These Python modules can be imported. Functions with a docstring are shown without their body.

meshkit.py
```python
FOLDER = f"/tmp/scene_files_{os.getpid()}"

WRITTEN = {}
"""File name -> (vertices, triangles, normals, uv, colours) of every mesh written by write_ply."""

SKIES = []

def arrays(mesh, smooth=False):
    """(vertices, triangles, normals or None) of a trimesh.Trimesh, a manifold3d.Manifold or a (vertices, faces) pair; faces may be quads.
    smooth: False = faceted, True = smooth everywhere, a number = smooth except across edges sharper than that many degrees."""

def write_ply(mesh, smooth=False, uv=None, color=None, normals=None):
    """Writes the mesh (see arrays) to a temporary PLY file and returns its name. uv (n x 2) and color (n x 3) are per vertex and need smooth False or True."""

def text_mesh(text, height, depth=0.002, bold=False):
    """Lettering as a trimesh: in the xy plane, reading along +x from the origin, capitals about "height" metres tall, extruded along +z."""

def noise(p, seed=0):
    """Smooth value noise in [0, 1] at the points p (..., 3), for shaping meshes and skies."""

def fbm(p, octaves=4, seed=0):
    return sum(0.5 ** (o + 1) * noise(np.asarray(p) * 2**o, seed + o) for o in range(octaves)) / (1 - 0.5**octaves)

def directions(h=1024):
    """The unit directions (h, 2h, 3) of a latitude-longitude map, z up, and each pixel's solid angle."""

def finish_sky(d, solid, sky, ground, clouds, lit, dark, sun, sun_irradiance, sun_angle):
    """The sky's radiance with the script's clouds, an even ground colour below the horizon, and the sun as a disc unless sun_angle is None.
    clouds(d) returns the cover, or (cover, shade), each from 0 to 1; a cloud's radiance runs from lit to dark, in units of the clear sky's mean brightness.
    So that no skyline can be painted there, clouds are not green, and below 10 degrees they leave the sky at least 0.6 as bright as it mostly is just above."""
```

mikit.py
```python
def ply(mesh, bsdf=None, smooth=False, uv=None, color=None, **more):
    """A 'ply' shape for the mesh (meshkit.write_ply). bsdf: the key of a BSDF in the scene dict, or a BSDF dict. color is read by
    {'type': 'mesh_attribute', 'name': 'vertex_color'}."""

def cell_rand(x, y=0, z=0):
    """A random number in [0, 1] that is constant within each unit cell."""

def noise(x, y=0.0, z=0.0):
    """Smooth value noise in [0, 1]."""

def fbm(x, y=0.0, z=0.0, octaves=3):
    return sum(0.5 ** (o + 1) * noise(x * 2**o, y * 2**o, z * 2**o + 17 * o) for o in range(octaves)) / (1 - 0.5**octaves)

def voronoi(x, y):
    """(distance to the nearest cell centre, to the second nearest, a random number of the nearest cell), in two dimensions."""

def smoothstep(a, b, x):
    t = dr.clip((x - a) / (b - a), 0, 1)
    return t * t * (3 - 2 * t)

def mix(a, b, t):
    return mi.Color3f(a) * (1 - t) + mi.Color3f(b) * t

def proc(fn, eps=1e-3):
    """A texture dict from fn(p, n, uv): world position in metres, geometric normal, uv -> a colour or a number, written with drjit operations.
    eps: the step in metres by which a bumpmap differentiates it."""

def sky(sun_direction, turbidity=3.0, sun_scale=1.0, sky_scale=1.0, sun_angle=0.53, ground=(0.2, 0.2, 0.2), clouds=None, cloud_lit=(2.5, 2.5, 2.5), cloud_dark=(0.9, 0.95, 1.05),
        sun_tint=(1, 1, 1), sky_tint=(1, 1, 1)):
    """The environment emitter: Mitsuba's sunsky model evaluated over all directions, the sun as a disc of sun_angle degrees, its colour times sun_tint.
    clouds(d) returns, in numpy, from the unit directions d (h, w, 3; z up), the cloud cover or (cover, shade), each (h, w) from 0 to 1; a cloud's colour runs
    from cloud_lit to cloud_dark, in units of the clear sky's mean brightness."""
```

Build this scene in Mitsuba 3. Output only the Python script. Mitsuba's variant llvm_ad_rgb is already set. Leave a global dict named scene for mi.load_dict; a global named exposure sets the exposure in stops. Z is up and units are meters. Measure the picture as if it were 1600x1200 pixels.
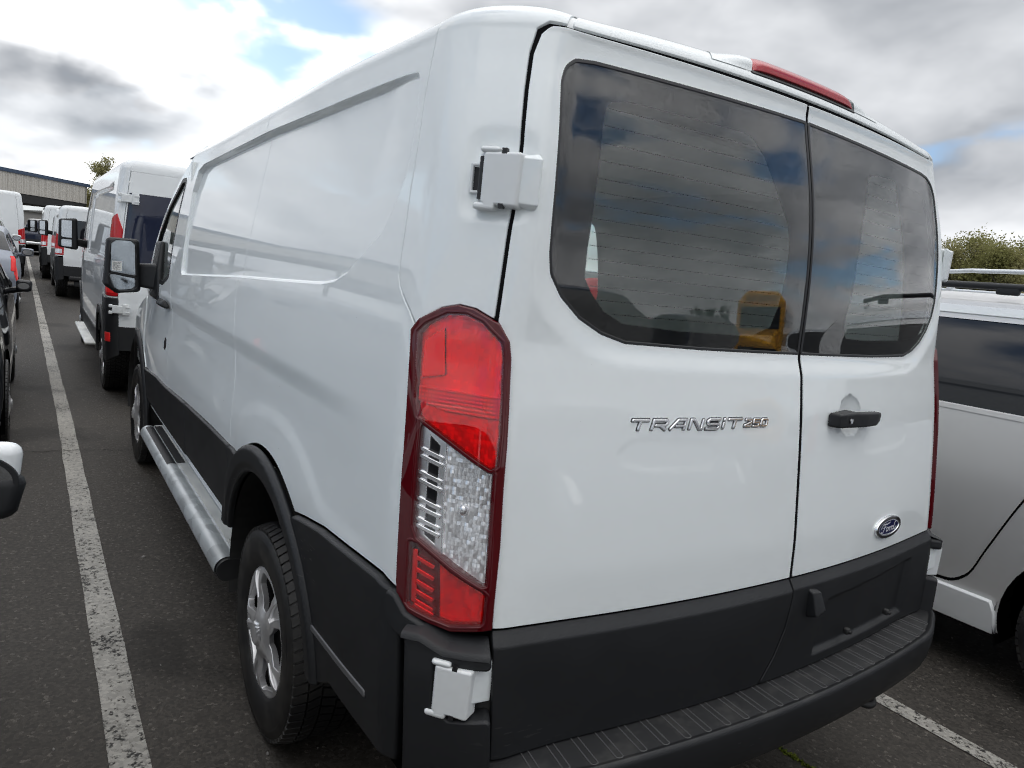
import math, random
import numpy as np, trimesh, shapely, drjit as dr, mitsuba as mi, manifold3d as m3
from shapely.geometry import Polygon, LineString, Point, box
from shapely import affinity
from scipy.interpolate import PchipInterpolator
import meshkit, mikit
from mikit import proc, noise, fbm, voronoi, smoothstep, mix, cell_rand

# ------------------------------------------------------------------ camera, sky, exposure
scene, labels = {'type': 'scene'}, {}
CAM = (-1.6191, -0.9422, 1.5887); YAW, PITCH, ROLL, FOC = 0.6085, 0.1520, -0.1073, 1105.73

def camera():
    cy, sy, cp, sp = math.cos(YAW), math.sin(YAW), math.cos(PITCH), math.sin(PITCH)
    f = np.array([sy*cp, cy*cp, -sp]); r = np.array([cy, -sy, 0.0]); d = np.cross(f, r)
    cr, sr = math.cos(ROLL), math.sin(ROLL)
    r, d = cr*r + sr*d, -sr*r + cr*d
    m = np.eye(4); m[:3, 0] = -r; m[:3, 1] = -d; m[:3, 2] = f; m[:3, 3] = CAM
    return {'type': 'perspective', 'fov': math.degrees(2*math.atan(800/FOC)), 'fov_axis': 'x',
            'near_clip': 0.05, 'far_clip': 2000.0, 'to_world': m.tolist()}
scene['camera'] = camera(); scene['camera']['to_world'] = mi.ScalarTransform4f(scene['camera']['to_world'])
exposure = 2.48

def clouds(d):
    sm = lambda a, b, x: (lambda t: t*t*(3-2*t))(np.clip((x-a)/(b-a), 0, 1))
    el = np.degrees(np.arcsin(np.clip(d[..., 2], -1, 1))); az = np.degrees(np.arctan2(d[..., 0], d[..., 1]))
    k = 1.0/(0.45 + np.maximum(d[..., 2], 0))                 # clouds shrink towards the horizon
    q = np.stack([d[..., 0]*k*2.6, d[..., 1]*k*2.6, np.log(0.30 + np.maximum(d[..., 2], 0))*2.8], -1)
    w = np.stack([meshkit.fbm(q*0.9 + 3.1, 4, 5), meshkit.fbm(q*0.9 + 8.4, 4, 6), meshkit.fbm(q*0.9 + 5.7, 4, 7)], -1)-0.5
    n1 = meshkit.fbm(q*0.9 + w*1.1 + [2.3, 7.7, 4.0], 8, 11)
    n2 = meshkit.fbm(q*1.1 + w*1.6 + [9.1, 1.7, 0.5], 8, 23)
    n3 = meshkit.fbm(q*2.6 + w*1.2 + [1.1, 4.7, 2.5], 7, 31)
    nb = (n1-0.5)*7; nc = (n3-0.5)*10
    g = lambda a0, e0, wa, we: np.exp(-((az-a0+nb)/wa)**2 - ((el-e0+nc*0.5)/we)**2)
    glow = np.exp(-((az-8)/20)**2 - ((el-12)/13)**2)       # sunlit cumulus ahead on the left
    bank = sm(0.30, 0.85, g(0.5, 8.0, 11.0, 4.6))               # the grey cloud in front of it
    gap = sm(0.2, 0.95, 1.4*g(16.5, 14.8, 7.0, 3.8) + 1.0*g(10.0, 18.0, 6.5, 2.2))
    cover = sm(0.37, 0.50, n1 + 0.05 + 0.17*sm(38, 55, az)*sm(100, 80, az))*(1-0.97*gap*sm(0.72, 0.50, n3)) 
    cover = np.maximum(cover, np.maximum(sm(8, 2, el)*0.85, bank*0.96))
    cover = np.maximum(cover, 0.95*sm(0.2, 0.6, glow + (n3-0.5)*1.2)*(1-gap))
    L = 1.42*(1 + (n2-0.5)*1.55 + (n3-0.5)*0.75) + 3.7*sm(20, 64, el) + (2.7 + (n3-0.5)*4.5)*glow*(1-bank)
    L = L + bank*(0.22 + (n3-0.5)*1.7) - 0.06*sm(40, 58, az)*sm(110, 80, az)*sm(11, 16, el) + 0.45*sm(14, 5, el)*sm(30, 50, np.abs(az))
    shade = (5.5-L)/(5.5-0.70)
    return cover, np.clip(shade, 0, 1)
scene['sky'] = mikit.sky([-0.30, 0.80, 0.62], turbidity=3, sun_scale=0.004, sky_scale=1.0, sun_angle=20,
                         clouds=clouds, cloud_lit=(5.5, 5.5, 5.5), cloud_dark=(0.67, 0.73, 0.82), ground=(0.07, 0.066, 0.06))

# ------------------------------------------------------------------ materials
def two(b): return {'type': 'twosided', 'bsdf': b}
def rgb(*c): return {'type': 'rgb', 'value': list(c)}
def plastic(c, ior=1.5): return two({'type': 'plastic', 'diffuse_reflectance': c if isinstance(c, dict) else rgb(*c), 'int_ior': ior})
def rough(c, a=0.25): return two({'type': 'roughplastic', 'diffuse_reflectance': c if isinstance(c, dict) else rgb(*c), 'alpha': a})
def diff(*c): return two({'type': 'diffuse', 'reflectance': rgb(*c)})
def metal(c, a): return two({'type': 'roughconductor', 'alpha': a, 'specular_reflectance': rgb(*c)})
def bump(b, fn, scale=1.0, eps=1e-3): return {'type': 'bumpmap', 'bsdf': b, 'arbitrary': proc(fn, eps), 'scale': scale}
def smudge(base, amt, f=3.0):
    def fn(p, n, uv):
        t = fbm(p.x*f, p.y*f, p.z*f, 3)
        return mi.Color3f(*base)*(1 - amt*smoothstep(0.45, 0.85, t))
    return proc(fn)
def grain(f, a):
    return lambda p, n, uv: a*noise(p.x*f, p.y*f, p.z*f)
M = scene
def paint_col(p, n, uv):
    t = fbm(p.x*2.1, p.y*2.1, p.z*2.1, 4); d = smoothstep(1.0, 0.55, p.z)
    film = 0.05*t + 0.08*d*fbm(p.x*7, p.y*7, p.z*9, 4)
    return mi.Color3f(0.755, 0.787, 0.787)*(1-film) + mi.Color3f(0.30, 0.27, 0.22)*film*0.3
M['white_paint'] = plastic(proc(paint_col))
M['script_silver'] = rough((0.72, 0.73, 0.76), 0.2)
M['far_white'] = plastic((0.74, 0.76, 0.765))
M['silver_paint'] = two({'type': 'principled', 'base_color': rgb(0.54, 0.54, 0.535), 'metallic': 0.35, 'roughness': 0.35, 'clearcoat': 1.0, 'clearcoat_gloss': 0.97})
M['grey_paint'] = two({'type': 'principled', 'base_color': rgb(0.21, 0.23, 0.27), 'metallic': 0.4, 'roughness': 0.35, 'clearcoat': 1.0, 'clearcoat_gloss': 0.97})
M['dark_paint'] = plastic((0.012, 0.013, 0.016))
M['dark_blue_paint'] = plastic((.018, .024, .045))
M['red_paint'] = plastic((0.42, 0.02, 0.02))
M['bus_yellow'] = plastic((0.75, 0.36, 0.02))
def plastic_grain(p, n, uv):
    return 0.0003*noise(p.x*800, p.y*800, p.z*800) + 0.00035*noise(p.x*320, p.y*320, p.z*320)
def trim_col(p, n, uv):
    t = fbm(p.x*6, p.y*6, p.z*6, 3)
    dust = smoothstep(0.62, 0.30, p.z)*0.012*(0.4 + t)
    top = smoothstep(0.6, 0.95, n.z)*smoothstep(0.72, 0.66, p.z)*(0.004 + 0.020*smoothstep(0.50, 0.80, fbm(p.x*17, p.y*30, p.z*10, 4)))
    sc = smoothstep(0.80, 0.9, noise(p.x*40 + 3, p.y*40, p.z*260))*smoothstep(0.60, 0.8, fbm(p.x*4, p.y*4, p.z*5, 2))*0.03
    dust = dust + sc
    return mi.Color3f(0.016, 0.0168, 0.0185)*(0.8 + 0.55*t) + mi.Color3f(1.0, 0.95, 0.85)*(dust + top)
M['black_trim'] = two(bump({'type': 'roughplastic', 'diffuse_reflectance': proc(trim_col), 'alpha': 0.34, 'int_ior': 1.38}, plastic_grain, 1.0, 4e-4))
M['frit_black'] = diff(0.010, 0.010, 0.011)
M['gloss_black'] = plastic((0.006, 0.006, 0.007))
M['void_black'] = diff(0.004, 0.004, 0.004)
M['seal_rubber'] = rough((0.012, 0.012, 0.013), 0.3)
M['underbody'] = rough((0.02, 0.02, 0.02), 0.5)
M['chrome'] = metal((0.82, 0.82, 0.83), 0.03)
M['lamp_chrome'] = metal((0.92, 0.92, 0.93), 0.12)
M['mirror_glass'] = metal((0.62, 0.65, 0.68), 0.012)
M['pane_glass'] = {'type': 'thindielectric', 'int_ior': 1.52, 'specular_transmittance': rgb(0.84, 0.90, 0.88)}
M['side_glass'] = {'type': 'thindielectric', 'int_ior': 1.52, 'specular_transmittance': rgb(0.62, 0.68, 0.66)}
M['dark_glass'] = plastic((0.010, 0.011, 0.014), 1.52)
M['lens_red'] = {'type': 'thindielectric', 'int_ior': 1.5, 'specular_transmittance': rgb(1.0, 0.025, 0.04)}
M['lens_clear'] = {'type': 'thindielectric', 'int_ior': 1.5, 'specular_transmittance': rgb(0.95, 0.95, 0.95)}
M['lamp_red'] = plastic((0.45, 0.008, 0.012))
M['lamp_maroon'] = plastic((0.075, 0.0015, 0.004))
M['painted_sky_glass'] = plastic((0.016, 0.020, 0.042), 1.52)  # the navy of the reflected sky is put into the glass colour
M['worn_rib'] = rough((0.085, 0.085, 0.088), 0.4)
M['lamp_bright'] = plastic((0.80, 0.03, 0.03))
M['hinge_white'] = rough((0.72, 0.74, 0.74), 0.15)
M['grey_liner'] = diff(0.90, 0.92, 0.90)
M['dark_floor'] = diff(0.55, 0.56, 0.55)
M['badge_blue'] = plastic((0.012, 0.014, 0.06))
M['paper'] = diff(0.75, 0.75, 0.72)
def rubber_bump(p, n, uv): return 0.0006*noise(p.x*260, p.y*260, p.z*260)
def rubber_col(p, n, uv):
    t = fbm(p.x*9, p.y*9, p.z*9, 3)
    return mix((0.011, 0.011, 0.012), (0.034, 0.032, 0.029), smoothstep(0.35, 0.8, t))
M['tyre_rubber'] = two(bump({'type': 'roughplastic', 'diffuse_reflectance': proc(rubber_col), 'alpha': 0.38}, rubber_bump, 1.0, 5e-4))
def cap_col(p, n, uv): return mi.Color3f(0.72, 0.72, 0.73)*(0.70 + 0.35*fbm(p.x*14, p.y*14, p.z*14, 3))
M['wheel_silver'] = two({'type': 'principled', 'base_color': proc(cap_col), 'metallic': 0.75, 'roughness': 0.30})
def galv(p, n, uv):
    a, b, r = voronoi(p.y*16 + 0.3*p.x, p.x*16 + p.z*14)
    t = fbm(p.x*5, p.y*5, p.z*5, 3)
    return mi.Color3f(0.50, 0.53, 0.54)*(0.74 + 0.28*r)*(0.8 + 0.3*t)
M['galvanised'] = two({'type': 'principled', 'base_color': proc(galv), 'metallic': 0.55, 'roughness': 0.36, 'specular': 0.5})
def galv2(p, n, uv):
    t = fbm(p.x*8, p.y*3, p.z*8, 4)
    return mix((0.62, 0.62, 0.59), (0.42, 0.43, 0.42), smoothstep(0.35, 0.75, t))
M['dull_steel'] = two({'type': 'principled', 'base_color': proc(galv2), 'metallic': 0.2, 'roughness': 0.5})
M['grip_pad'] = two(bump({'type': 'roughplastic', 'diffuse_reflectance': rgb(0.015, 0.015, 0.017), 'alpha': 0.4}, lambda p, n, uv: 0.0007*noise(p.x*420, p.y*420, p.z*420), 1.0, 4e-4))

# ------------------------------------------------------------------ mesh helpers
def put(key, v, f, mat, n=None, smooth=False, uv=None, **k):
    v, f = np.asarray(v, float), np.asarray(f, int)
    if n is None:
        scene[key] = mikit.ply((v, f), mat, smooth=smooth, **k)
    else:
        path = meshkit.write_ply((v, f), False, uv, None, normals=n)
        scene[key] = {'type': 'ply', 'filename': path, 'face_normals': False, 'bsdf': {'type': 'ref', 'id': mat}, **k}
def tag(key, label, cat, group=None, kind=None):
    labels[key] = {'label': label, 'category': cat}
    if group: labels[key]['group'] = group
    if kind: labels[key]['kind'] = kind
used = {}
def num(key):
    used[key] = used.get(key, -1) + 1
    return key if used[key] == 0 else f'{key}_{used[key]:03d}'
def cat(ms):
    vs, fs, o = [], [], 0
    for v, f in ms:
        vs.append(np.asarray(v)); fs.append(np.asarray(f) + o); o += len(v)
    return np.vstack(vs), np.vstack(fs)
def catn(ms):
    v, f = cat([(m[0], m[1]) for m in ms])
    return v, f, np.vstack([m[2] for m in ms])
def mirror(m):
    v = np.array(m[0]); v[:, 0] *= -1
    out = (v, np.asarray(m[1])[:, ::-1])
    if len(m) > 2:
        n = np.array(m[2]); n[:, 0] *= -1
        out += (n,)
    return out
def sm(a, b, x):
    t = np.clip((x-a)/(b-a), 0, 1); return t*t*(3-2*t)
def mani(m):
    q = m.to_mesh(); return np.array(q.vert_properties[:, :3], float), np.array(q.tri_verts, int)
def rbox(cx, cy, cz, sx, sy, sz, r=0.004, seg=8):
    hs = []
    r = min(r, sx/2.01, sy/2.01, sz/2.01)
    sp = m3.Manifold.sphere(r, seg)
    for a in (-1, 1):
        for b in (-1, 1):
            for c in (-1, 1):
                hs.append(sp.translate([cx + a*(sx/2-r), cy + b*(sy/2-r), cz + c*(sz/2-r)]))
    return mani(m3.Manifold.batch_hull(hs))
def bx(x0, x1, y0, y1, z0, z1):
    b = trimesh.creation.box(bounds=[[x0, y0, z0], [x1, y1, z1]]); return np.array(b.vertices), np.array(b.faces)
def tube(pts, r, seg=10):
    pts = [np.asarray(p, float) for p in pts]; hs = []
    for a, b in zip(pts[:-1], pts[1:]):
        L = np.linalg.norm(b-a); c = trimesh.creation.cylinder(r, segment=[a, b], sections=seg)
        hs.append((np.array(c.vertices), np.array(c.faces)))
    return cat(hs)
def frame(m, o, ex, ey, ez):
    return (np.asarray(m[0]) @ np.array([ex, ey, ez]) + np.asarray(o), m[1])
def revolve(prof, seg=64, axis='x'):
    """prof: (r, a) list; around the x axis, a along x"""
    prof = np.asarray(prof, float); n = len(prof); t = np.arange(seg)*2*np.pi/seg
    v = np.stack([np.broadcast_to(prof[:, 1], (seg, n)), prof[:, 0]*np.cos(t)[:, None], prof[:, 0]*np.sin(t)[:, None]], -1).reshape(-1, 3)
    i, j = np.meshgrid(np.arange(seg), np.arange(n-1), indexing='ij')
    a = (i*n + j).ravel(); b = (((i+1) % seg)*n + j).ravel()
    f = np.vstack([np.stack([a, b, b+1], 1), np.stack([a, b+1, a+1], 1)])
    return v, f
def strip(A, B):
    """quads between two polylines of points with the same count"""
    n = len(A); v = np.vstack([A, B]); i = np.arange(n-1)
    return v, np.vstack([np.stack([i, i+1, i+1+n], 1), np.stack([i, i+1+n, i+n], 1)])
def grid(P):
    """(n, m, 3) points to quads"""
    n, m = P.shape[:2]
    i, j = np.meshgrid(np.arange(n-1), np.arange(m-1), indexing='ij'); a = (i*m + j).ravel()
    return P.reshape(-1, 3), np.vstack([np.stack([a, a+m, a+m+1], 1), np.stack([a, a+m+1, a+1], 1)])
def nrm_of(fn, s, v, e=1.5e-3):
    n = np.cross(fn(s+e, v) - fn(s-e, v), fn(s, v+e) - fn(s, v-e))
    return n/np.maximum(np.linalg.norm(n, axis=-1, keepdims=True), 1e-12)
RIM = [(0.0, 0.0), (0.0009, 0.0003), (0.0019, 0.0014), (0.0022, 0.0035), (0.0022, 0.016)]
def rim_of(P, N, F, prof):
    e = np.vstack([F[:, [0, 1]], F[:, [1, 2]], F[:, [2, 0]]])
    key = np.sort(e, 1); _, inv, cnt = np.unique(key, axis=0, return_inverse=True, return_counts=True)
    e = e[cnt[inv.ravel()] == 1]
    t = P[e[:, 1]] - P[e[:, 0]]; L = np.linalg.norm(t, axis=1, keepdims=True)
    o = np.cross(t/np.maximum(L, 1e-12), N[e[:, 0]])
    acc = np.zeros_like(P)
    np.add.at(acc, e[:, 0], o); np.add.at(acc, e[:, 1], o)
    ids = np.unique(e); remap = -np.ones(len(P), int); remap[ids] = np.arange(len(ids))
    out = acc[ids]; out /= np.maximum(np.linalg.norm(out, axis=1, keepdims=True), 1e-9)
    nb = len(ids); vs, ns = [], []
    for k, (a, b) in enumerate(prof):
        vs.append(P[ids] + out*a - N[ids]*b)
        k0, k1 = max(k-1, 0), min(k+1, len(prof)-1)
        da, db = prof[k1][0]-prof[k0][0], prof[k1][1]-prof[k0][1]
        nn = N[ids]*da + out*db if k else N[ids]
        ns.append(nn/np.maximum(np.linalg.norm(nn, axis=1, keepdims=True), 1e-12))
    a, b = remap[e[:, 0]], remap[e[:, 1]]; fs = []
    for k in range(len(prof)-1):
        a0, b0, a1, b1 = a + k*nb, b + k*nb, a + (k+1)*nb, b + (k+1)*nb
        fs += [np.stack([a0, a1, b1], 1), np.stack([a0, b1, b0], 1)]
    return np.vstack(vs), np.vstack(fs), np.vstack(ns)
def tri2d(poly, step):
    """a region cut into grid cells and triangles: (points, faces)"""
    st = (step, step) if np.isscalar(step) else step
    x0, y0, x1, y1 = poly.bounds
    nx = max(1, math.ceil((x1-x0)/st[0])); ny = max(1, math.ceil((y1-y0)/st[1]))
    gx = np.linspace(x0, x1, nx+1); gy = np.linspace(y0, y1, ny+1)
    X, Y = np.meshgrid(gx[:-1], gy[:-1], indexing='ij'); dx, dy = gx[1]-gx[0], gy[1]-gy[0]
    X, Y = X.ravel(), Y.ravel(); cells = shapely.box(X, Y, X+dx, Y+dy)
    shapely.prepare(poly); inside = shapely.contains(poly, cells); touch = shapely.intersects(poly, cells) & ~inside
    pts, fs = [], []
    xi, yi = X[inside], Y[inside]; m = len(xi)
    q = np.stack([np.stack([xi, yi], 1), np.stack([xi+dx, yi], 1), np.stack([xi+dx, yi+dy], 1), np.stack([xi, yi+dy], 1)], 1).reshape(-1, 2)
    b = np.arange(m)*4
    pts.append(q); fs.append(np.vstack([np.stack([b, b+1, b+2], 1), np.stack([b, b+2, b+3], 1)])); o = 4*m
    cut = shapely.intersection(cells[touch], poly)
    tr = shapely.get_parts(shapely.constrained_delaunay_triangles(shapely.get_parts(cut)[shapely.get_type_id(shapely.get_parts(cut)) == 3]))
    if len(tr):
        c = shapely.get_coordinates(tr).reshape(-1, 4, 2)[:, :3]
        area = (c[:, 1, 0]-c[:, 0, 0])*(c[:, 2, 1]-c[:, 0, 1]) - (c[:, 2, 0]-c[:, 0, 0])*(c[:, 1, 1]-c[:, 0, 1])
        c[area < 0] = c[area < 0][:, ::-1]
        c = c[np.abs(area) > 1e-12]
        pts.append(c.reshape(-1, 2)); fs.append(np.arange(len(c)*3).reshape(-1, 3) + o)
    p, f = np.vstack(pts), np.vstack(fs)
    _, i, inv = np.unique(np.round(p/1e-6).astype(np.int64), axis=0, return_index=True, return_inverse=True)
    f = inv.ravel()[f]
    f = f[(f[:, 0] != f[:, 1]) & (f[:, 1] != f[:, 2]) & (f[:, 2] != f[:, 0])]
    return p[i], f
def patch(fn, poly, step=0.012, rim=RIM, e=1.5e-3):
    """the surface fn(s, v) over a region, with its edge turned in; returns (v, f, n)"""
    ms = []
    for g in getattr(poly, 'geoms', [poly]):
        if g.area < 1e-7: continue
        p, f = tri2d(g, step)
        P, N = fn(p[:, 0], p[:, 1]), nrm_of(fn, p[:, 0], p[:, 1], e)
        ms.append((P, f, N))
        if rim: ms.append(rim_of(P, N, f, rim))
    return catn(ms)
def putp(key, m, mat, **k): put(key, m[0], m[1], mat, m[2] if len(m) > 2 else None, **k)
def rounded(poly, r): return poly.buffer(-r, join_style=1).buffer(2*r, join_style=1).buffer(-r, join_style=1)
def dens(pts, d=0.02): return np.array(LineString(pts).segmentize(d).coords)
def spline(pts, n=60):
    p = np.asarray(pts, float); t = np.r_[0, np.cumsum(np.linalg.norm(np.diff(p, axis=0), axis=1))]
    u = np.linspace(0, t[-1], n); return np.stack([PchipInterpolator(t, p[:, k])(u) for k in range(p.shape[1])], 1)
def text2d(text, h, wide=1.0, slant=0.0):
    m = meshkit.text_mesh(text, h); m.apply_transform(np.array([[wide, slant, 0, 0], [0, 1, 0, 0], [0, 0, 1, 0], [0, 0, 0, 1.0]]))
    return np.array(m.vertices), np.array(m.faces)
# ------------------------------------------------------------------ the ground
def asphalt_col(p, n, uv):
    a, b, r = voronoi(p.x*95, p.y*95)
    f = noise(p.x*420, p.y*420)
    g = fbm(p.x*0.35, p.y*0.35, 0.0, 4)
    st = smoothstep(0.93, 0.985, r)*0.11
    c = 0.034 + 0.030*r*(0.5 + f) + st*f*0.7
    c = c*(0.72 + 0.62*g)
    c = c*(1 - 0.45*smoothstep(0.60, 0.72, fbm(p.x*1.7 + 9, p.y*1.1 + 4, 2.0, 4)))
    wet = smoothstep(0.56, 0.75, fbm(p.x*0.9 + 5, p.y*0.45, 1.0, 3))
    c = c*(1 - 0.22*wet)
    return mi.Color3f(c*1.13, c*1.01, c*0.88)
def asphalt_bump(p, n, uv):
    a, b, r = voronoi(p.x*95, p.y*95)
    return 0.0022*smoothstep(0.55, 0.05, a)*(0.4 + r) + 0.0012*noise(p.x*300, p.y*300)
M['asphalt'] = two(bump({'type': 'roughplastic', 'diffuse_reflectance': proc(asphalt_col), 'alpha': 0.5, 'int_ior': 1.28}, asphalt_bump, 1.0, 1.2e-3))
def line_col(p, n, uv):
    a, b, r = voronoi(p.x*80, p.y*80)
    g = fbm(p.x*3.5, p.y*3.5, 0.0, 4)
    h = fbm(p.x*70, p.y*70, 0.0, 3)
    w = smoothstep(0.33, 0.55, h*0.75 + g*0.40)
    w = 1 - (1-w)*smoothstep(0.2, 0.5, a + 0.12)
    c = mix((0.05, 0.048, 0.045), (0.46, 0.44, 0.40), w)
    return c*(0.72 + 0.35*r)*(0.75 + 0.4*g)
M['line_paint'] = two(bump({'type': 'roughplastic', 'diffuse_reflectance': proc(line_col), 'alpha': 0.5, 'int_ior': 1.28}, asphalt_bump, 1.0, 1.2e-3))
def big_sheet(z, half, n=2):
    P = np.zeros((n, n, 3)); g = np.linspace(-half, half, n); P[..., 0], P[..., 1] = np.meshgrid(g, g, indexing='ij'); P[..., 2] = z
    return grid(P)
put('asphalt_ground', *big_sheet(0.0, 900.0), 'asphalt'); tag('asphalt_ground', 'dark worn asphalt of the parking lot', 'ground', kind='structure')
rng = random.Random(7)
def painted(key, x0, x1, y0, y1, drift=0.0):
    ys = np.linspace(y0, y1, max(2, int((y1-y0)/0.08))); r = np.random.RandomState(int(abs(x0)*1000))
    wob = lambda: np.convolve(r.randn(len(ys)+4), np.ones(5)/5, 'valid')*0.0035
    xs = drift*np.maximum(ys-6, 0)
    A = np.stack([x0 + xs + wob(), ys, 0*ys + 0.004], 1); B = np.stack([x1 + xs + wob(), ys, 0*ys + 0.004], 1)
    v, f = strip(A, B); put(key, v, f[:, ::-1], 'line_paint')
painted('painted_line', -1.412, -1.305, -3.0, 58.0, -0.008)
tag('painted_line', 'long worn white parking line left of the nearest van', 'painted line', kind='structure')
painted('painted_line_001', 1.300, 1.392, -5.0, 58.0, 0.0)
tag('painted_line_001', 'worn white parking line on the right of the nearest van', 'painted line', kind='structure')
used['painted_line'] = 1
# a crack with moss behind the van, and cracks across the lane
def crack(key, pts, w, z, seed, mat, label, cat_):
    r = np.random.RandomState(seed); p = dens(pts, 0.015)
    t = np.gradient(p, axis=0); t /= np.linalg.norm(t, axis=1, keepdims=True); nn = np.stack([-t[:, 1], t[:, 0]], 1)
    p = p + nn*(np.cumsum(r.randn(len(p)))*0.0035)[:, None] - nn*(np.linspace(0, 1, len(p))*0)[:, None]
    ww = w*(0.35 + r.rand(len(p)))
    A = np.c_[p + nn*ww[:, None], np.full(len(p), z)]; B = np.c_[p - nn*ww[:, None], np.full(len(p), z)]
    v, f = strip(A, B); put(key, v, f[:, ::-1], mat); tag(key, label, cat_, kind='structure'); return p
M['crack_dark'] = diff(0.008, 0.008, 0.008)
cp = crack('pavement_crack', [(0.62, 0.62), (0.66, 0.2), (0.70, -0.1), (0.74, -0.6)], 0.006, 0.003, 3, 'crack_dark', 'dark mossy crack in the asphalt behind the nearest van', 'pavement crack')
crack('pavement_crack_001', [(-3.2, 4.85), (-2.1, 4.9), (-1.35, 4.86), (-0.9, 4.80), (0.2, 4.78)], 0.004, 0.006, 4, 'crack_dark', 'thin dark crack running across the lane and under its line', 'pavement crack')
def moss(p, n, uv):
    return mix((0.07, 0.11, 0.015), (0.20, 0.22, 0.04), noise(p.x*160, p.y*160, p.z*160))
M['moss_green'] = diff(0.1, 0.13, 0.02); M['moss_green'] = two({'type': 'diffuse', 'reflectance': proc(moss)})
def moss_mesh():
    r = np.random.RandomState(5); vs = []
    for k in range(1500):
        i = int(r.rand()**1.0*(len(cp)-1)); q = cp[i] + r.randn(2)*0.006
        if meshkit.noise(np.array([q[0]*14, q[1]*9, 0.3])) < 0.46: continue
        a = r.rand()*6.28; h = 0.002 + 0.008*r.rand(); w = 0.003 + 0.004*r.rand()
        c, s = math.cos(a)*w, math.sin(a)*w
        vs.append([[q[0]-c, q[1]-s, 0.001], [q[0]+c, q[1]+s, 0.001], [q[0]+r.randn()*0.005, q[1]+r.randn()*0.005, h]])
    v = np.array(vs).reshape(-1, 3); return v, np.arange(len(v)).reshape(-1, 3)
put('crack_moss', *moss_mesh(), 'moss_green'); tag('crack_moss', 'green moss growing in the crack behind the nearest van', 'moss', kind='stuff')
def grit():
    r = np.random.RandomState(8); ms = []; ico = trimesh.creation.icosphere(0); iv, jf = np.array(ico.vertices), np.array(ico.faces)
    for k in range(700):
        x, y = -4 + 6.5*r.rand(), -1.5 + 14*r.rand()**1.6
        s = 0.0025 + 0.005*r.rand()**3
        ms.append((iv*s*(0.6 + 0.8*r.rand(1, 3)) + [x, y, s*0.4], jf))
    return cat(ms)
M['grit_stone'] = diff(0.22, 0.21, 0.20)
put('loose_grit', *grit(), 'grit_stone'); tag('loose_grit', 'small pale grit scattered over the asphalt', 'grit', kind='stuff')

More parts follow.
